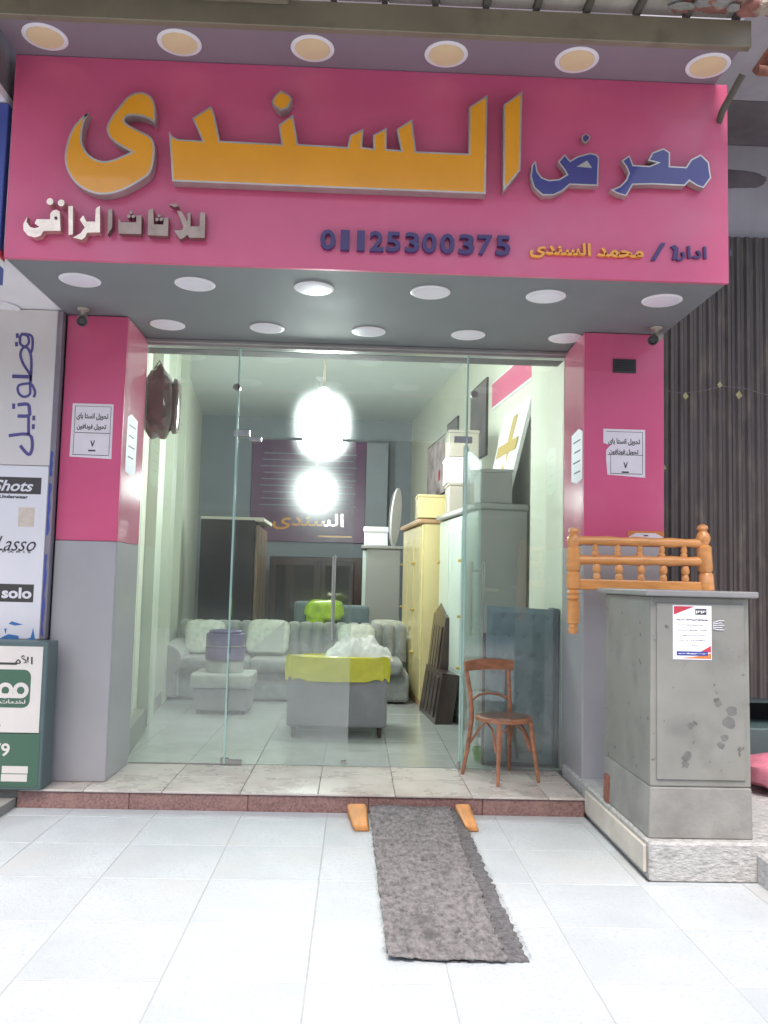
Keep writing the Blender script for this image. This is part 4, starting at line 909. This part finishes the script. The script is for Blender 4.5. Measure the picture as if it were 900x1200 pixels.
# big vertical word: strokes as drawn on the board
def stroke(pts, r, name='vertical_word', m='navy', k=3):
    q = []
    n = len(pts)
    for i in range(n-1):
        p0 = pts[max(i-1, 0)]; p1 = pts[i]; p2 = pts[i+1]; p3 = pts[min(i+2, n-1)]
        for j in range(k):
            t_ = j/k; q.append(tuple(.5*((2*p1[a]) + (-p0[a]+p2[a])*t_ + (2*p0[a]-5*p1[a]+4*p2[a]-p3[a])*t_*t_ + (-p0[a]+3*p1[a]-3*p2[a]+p3[a])*t_**3) for a in (0, 1)))
    q.append(pts[-1]); P = [Bp(x/6.314, 370+y/6.314) for x, y in q]
    L = []; Rr = []
    for i, p in enumerate(P):
        d = (P[min(i+1, len(P)-1)]-P[max(i-1, 0)]).normalized(); nn = Vector((-d.z, 0, d.x)); L.append(p+nn*r); Rr.append(p-nn*r)
    return L, Rr
wordm = MB(); cnt = 0
for pts, r in (([(128, 130), (130, 165)], .010), ([(122, 195), (124, 228)], .010),
    ([(150, 175), (150, 205), (180, 228), (212, 205), (210, 160), (185, 140), (155, 145), (148, 180)], .009),
    ([(155, 135), (215, 140), (240, 165), (240, 240), (225, 280)], .009),
    ([(225, 480), (232, 400), (230, 300), (205, 240), (170, 240), (152, 290), (175, 360), (225, 440), (225, 500)], .009), ([(90, 448), (215, 452)], .013),
    ([(225, 500), (140, 515), (138, 570), (175, 600), (222, 580), (225, 500), (260, 560), (250, 605)], .009),
    ([(102, 650), (102, 690)], .010), ([(130, 660), (205, 655), (218, 700), (212, 740), (130, 742)], .012), ([(212, 740), (212, 880)], .010), ([(252, 740), (250, 775)], .010), ([(248, 802), (246, 840)], .010),
    ([(65, 888), (215, 878), (240, 960), (222, 1025), (190, 1010), (150, 960)], .011)):
    L, Rr = stroke(pts, r); cnt += 1; yo = -.0012-.0007*(cnt % 3)
    mbv = wordm.bm
    for i in range(len(L)-1):
        f = [L[i], L[i+1], Rr[i+1], Rr[i]]
        mbv.faces.new([mbv.verts.new(Vector((p.x, BY+yo-.00005*(i % 2), p.z))) for p in f])
for f in wordm.bm.faces: f.normal_update()
for f in wordm.bm.faces:
    if f.normal.y > 0: f.normal_flip()
wordm.build('vertical_word', 'vnavy', bnr, recalc=False, props={'kind': 'stuff'})
def bbox(px0, py0, px1, py1, name, m, off=.002, par=bnr): a = Bp(px0, py1); c = Bp(px1, py0); b = MB(); b.box(a.x, c.x, BY-off-.0012, BY-off, a.z, c.z); return b.build(name, m, par)
bbox(-40, 560, 49, 577, 'black_strip', 'charcoal'); btext('Shots', 'strip_word', 'bannerlow', -8, 562, 39, 575, .02, .0035, .3)
btext('Active Underwear', 'strip_word', 'ink', -22, 579, 33, 583, .02, .0028)
b_ = bbox(21, 595, 41, 617, 'glue_patch', 'tan'); btext('Lasso', 'script_word', 'ink', -6, 628, 42, 645, -.004, .0028, .45)
btext('P A R I S', 'script_word', 'ink', 3, 645, 36, 647.5, 0, .0028)
bbox(-40, 685, 40, 704, 'black_strip', 'charcoal'); btext('solo', 'strip_word', 'bannerlow', 2, 688, 37, 701, .035, .0035)
for pts in ([(-40, 743), (0, 748), (10, 743), (22, 745), (22, 753), (-40, 755)], [(28, 750), (36, 747), (39, 736), (41, 748), (44, 753), (28, 754)], [(10, 731), (14, 728), (27, 732), (18, 733)], [(5, 737), (8, 736), (7, 743)]):
    b = MB(); b.poly([Bp(x, y, .0025) for x, y in pts], (0, -.001, 0)); b.build('torn_blue_vinyl', 'bluevinyl', bnr)
b = MB(); b.box(-2.0945, -2.06, 5.80, 5.86, 1.06, 3.29); b.build('board_edge', 'greyside', bnr)
b = MB()
for z0, z1 in ((2.15, 2.32), (1.75, 2.1), (1.08, 1.62)):
    n = 8; b.poly([(-2.0955+.004, 5.7995, z0)]+[(-2.0955+.012+.012*abs(math.sin(k*2.1+z0*7)), 5.7995, z0+(z1-z0)*k/n) for k in range(n+1)]+[(-2.0955+.004, 5.7995, z1)], (0, -.0012, 0))
b.build('torn_blue_edge', 'bluep', bnr)
# green kiosk box
kx = thing('service_sign_box', 'green and cream lightbox sign standing on the step at the left edge', 'sign', (-2.3, 5.6, .12))
b = MB(); b.box(-2.72, -1.965, 5.60, 5.79, .121, 1.055, bev=.006); b.build('box_frame', 'boxside', kx)
KY = 5.598
def Kp(px, py): p = at(px, py, Y=KY); return p
def kbox(px0, py0, px1, py1, name, m, off=0, bev=0): a = Kp(px0, py1); c = Kp(px1, py0); b = MB(); b.box(a.x, c.x, KY-off-.0015, KY-off, a.z, c.z, bev=bev, seg=3); return b.build(name, m, kx)
kbox(-60, 758, 51, 858, 'cream_face', 'signwhite'); kbox(-60, 859, 47, 921, 'green_face', 'green')
def rrect(px0, py0, px1, py1, r, name, m, off):
    a = Kp(px0, py1); c = Kp(px1, py0); pts = []
    for (cx, cz, s0) in ((c.x-r, c.z-r, 0), (a.x+r, c.z-r, 90), (a.x+r, a.z+r, 180), (c.x-r, a.z+r, 270)):
        for k in range(6): an = R_(s0+k*18); pts.append((cx+r*math.cos(an), KY-off, cz+r*math.sin(an)))
    b = MB(); b.poly(pts, (0, -.001, 0)); return b.build(name, m, kx)
rrect(-40, 785, 37, 828, .045, 'green_badge', 'green', .0018)
def ktext(s, name, m, px0, py0, px1, py1, bold=.01, off=.0018):
    a = Kp(px0, py1); c = Kp(px1, py0); text(s, name, m, kx, (a.x, KY-off, a.z), X, Zv, c.x-a.x, c.z-a.z, .001, bold)
ktext('الأه', 'top_word', 'charcoal', 18, 768, 39, 778, .015); kbox(-30, 776.5, 20, 778, 'top_word_bar', 'charcoal', .0018)
for cx in (6.5, 24.5):
    c = Kp(cx, 809); ring = []
    b = MB(); n = 24
    for k in range(n):
        a0, a1 = 2*PI*k/n, 2*PI*(k+1)/n
        b.poly([(c.x+r_*math.cos(a_), KY-.003, c.z+r_*math.sin(a_)) for r_, a_ in ((.024, a0), (.05, a0), (.05, a1), (.024, a1))], (0, -.001, 0))
    b.build('badge_ring', 'signwhite', kx)
kbox(-30, 813, 24, 817, 'badge_bar', 'signwhite', .003)
ktext('لخدمات الدفع', 'badge_word', 'signwhite', -22, 820, 30, 826, .02, .003)
ktext('79', 'number', 'signwhite', -10, 871, 12, 886, .02); ktext('6', 'number', 'charcoal', -6, 845, 1, 852, .01)
kbox(2, 898, 33, 906, 'pale_bar', 'signwhite', .0018); kbox(1, 907.5, 32, 915.5, 'pale_bar', 'signwhite', .0018)

# ================================================================== RIGHT NEIGHBOUR
SY = 6.05
gt = thing('corrugated_shutter', 'dark corrugated metal shutter closed beside the right pink pillar', 'shutter', (2.9, SY, .7))
x = 2.14; k = 0
while x < 4.2:
    b = MB(); n = 8; w_ = .56; prof = []
    for i in range(n):
        a = x+i*w_/n; q = w_/n; dd = .014+.006*random.random(); prof += [(a, SY), (a+q*.3, SY), (a+q*.5, SY-dd), (a+q*.8, SY-dd)]
    prof.append((x+w_, SY))
    f = [[b.bm.verts.new((px, py, z)) for z in (.74, 4.10)] for px, py in prof]
    for p, q in zip(f, f[1:]): b.bm.faces.new((p[0], q[0], q[1], p[1]))
    r = bmesh.ops.extrude_face_region(b.bm, geom=b.bm.faces[:])
    for g_ in r['geom']:
        if isinstance(g_, bmesh.types.BMVert): g_.co.y += .004
    b.build('corrugated_sheet', 'shutter', gt); x += w_+.003; k += 1
b = MB(); b.box(2.14, 4.2, SY+.02, SY+.06, .70, .75, bev=.004); b.build('bottom_bar', 'boxside', gt)
rn = thing('right_building', 'stained plaster wall of the building at the right edge', 'building', (3, 6.3, 0))
b = MB(); b.box(2.135, 4.6, 6.12, 6.3, 4.11, 4.85, bev=.006); b.build('plaster_wall', 'plaster', rn)
b = MB(); b.poly([(2.135, 6.05, 4.72), (2.55, 6.05, 4.72), (3.3, 6.05, 5.35), (3.3, 6.05, 5.7), (2.135, 6.05, 5.7)], (0, .3, 0)); b.build('dark_beam', 'dirtyplaster', rn)
b = MB(); b.box(2.135, 4.6, 6.4, 6.6, 4.86, 7.5); b.build('upper_plaster', 'plaster', rn)
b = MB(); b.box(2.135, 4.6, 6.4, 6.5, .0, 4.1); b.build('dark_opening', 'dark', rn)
b = MB(); b.blob((2.78, 6.118, 4.58), (.22, .004, .07), .9, 20, jit=.15); b.build('wall_stain', 'dirtyplaster', rn)
b = MB(); b.box(2.12, 4.2, 5.75, 6.1, .19, .30, bev=.01); b.build('sill', 'redp', rn)
b = MB(); b.box(2.2, 4.2, 5.9, 6.3, .30, .55, bev=.01); b.build('inner_step', 'boxside', rn)
cbx = thing('sagging_cable', 'thin cable with scraps of yellow tape strung across the dark shutter', 'cable', (2.6, 5.99, 2.8))
pts = [(2.14, 6.0, 2.93), (2.3, 5.99, 2.90), (2.45, 5.985, 2.92), (2.6, 5.985, 2.96), (2.75, 5.98, 2.95), (2.95, 5.98, 2.9), (3.3, 5.98, 2.85)]
b = MB(); b.tube(pts, .0028, 6); b.build('wire', 'dirtyplaster', cbx)
for x_, z_, s_ in ((2.33, 2.88, .022), (2.58, 2.97, .02), (2.72, 2.90, .025), (2.16, 2.36, .03)):
    b = MB(); b.poly([(x_-s_, 5.98, z_), (x_, 5.98, z_+s_*1.2), (x_+s_, 5.98, z_-s_*.3), (x_-s_*.2, 5.98, z_-s_*1.3)], (0, -.004, 0)); b.build('tape_scrap', 'yellowtag', cbx)
b = MB(); b.blob((2.82, 5.55, .33), (.26, .2, .12), .75, 34, jit=.12); tag(b.build('plastic_bag', 'bag', None, smooth=True), 'pink plastic bag lying on the kerb at the right edge', 'bag')

# ================================================================== AWNING AND RUBBLE ABOVE
aw = thing('corrugated_awning', 'dirty corrugated awning sheet over the shop sign', 'awning', (0, 4, 4.7))
x = -3.0; k = 0
while x < 1.95:
    b = MB(); b.box(x+.004, x+.241, 2.7, 4.50, 4.70, 4.71, bev=.002); b.build('awning_sheet', 'awning', aw)
    b = MB(); b.box(x+.243, x+.277, 2.7, 4.50, 4.665, 4.72, bev=.004); b.build('awning_rib', 'awnrib', aw)
    x += .281; k += 1
b = MB(); b.box(-3.0, 2.0, 2.7, 4.52, 4.725, 4.75); b.build('awning_backing', 'awnrib', aw)
b = MB(); b.box(-3.0, -.45, 4.30, 4.415, 4.60, 4.66, bev=.01); b.build('edge_beam', 'band', aw)
rb = thing('broken_masonry', 'chunk of broken red masonry at the top right corner above the awning', 'masonry', (1.9, 4.4, 4.66))
for k in range(7):
    b = MB(); b.blob((1.72+k*.085, 4.36+random.uniform(-.03, .03), 4.70+random.uniform(-.02, .03)), (.07, .06, .045+random.uniform(0, .02)), .5, 14, jit=.15); b.build('brick_piece', 'brick', rb, smooth=False)
for k in range(6):
    b = MB(); b.blob((1.62+k*.09+random.uniform(-.04, .04), 4.34, 4.655+random.uniform(-.012, .03)), (random.uniform(.02, .07), .03, random.uniform(.006, .02)), .8, 12, jit=.35); b.build('mortar_lump', 'concrete', rb)
rp = thing('rusty_pipe', 'bent rusty steel pipe bracket at the top right corner', 'pipe', (2.2, 4.5, 4.4))
b = MB(); b.tube([(2.32, 4.2, 4.62), (2.25, 4.3, 4.52), (2.19, 4.4, 4.43), (2.17, 4.5, 4.39)], .035, 12); b.build('pipe', 'rust', rp, smooth=True)
b = MB(); b.tube([(2.12, 4.40, 4.34), (2.45, 4.40, 4.32)], .026, 12); b.build('cross_pipe', 'rust', rp, smooth=True)
b = MB(); b.box(2.20, 2.26, 4.36, 4.40, 4.355, 4.37); b.build('clamp', 'white', rp)
b = MB(); b.tube([(2.13, 4.6, 4.44), (2.075, 4.75, 4.30), (2.09, 4.9, 4.22)], .02, 8); b.build('brace', 'awnrib', rp)
b = MB(); b.box(2.2, 4.5, 4.2, 5.55, 4.86, 4.95); b.build('right_awning', 'plaster', rn)
b = MB(); b.box(2.14, 4.5, 5.552, 6.4, 4.85, 4.95); b.build('beam_underside', 'dirtyplaster', rn)
b = MB(); b.blob((-2.05, 4.35, 4.66), (.16, .05, .04), .8, 20, jit=.2); tag(b.build('plaster_lump', 'concrete'), 'pale lump of mortar on the awning beam at the top left corner', 'mortar')

# ================================================================== ACROSS THE STREET (seen in the glass)
ob = thing('opposite_building', 'weathered stone coloured apartment house across the street, mirrored in the shop glass', 'building', (0, -12, 0))
b = MB(); b.box(-16, 16, -15, -12, 0, 7.5, bev=.02); b.build('wall', 'dirtyplaster', ob)
for k in range(8):
    b = MB(); b.box(-14.4+k*3.8, -12.2+k*3.8, -11.998, -11.9, .1, 2.7, bev=.01); b.build('ground_floor_shutter', 'shutter', ob)
    b = MB(); b.box(-14.0+k*3.8, -12.7+k*3.8, -11.998, -11.92, 4.3, 5.9, bev=.01); b.build('window', 'mirror', ob)
b = MB(); b.box(-16, 16, -11.998, -11.3, 3.4, 3.55, bev=.01); b.build('balcony_ledge', 'concrete', ob)
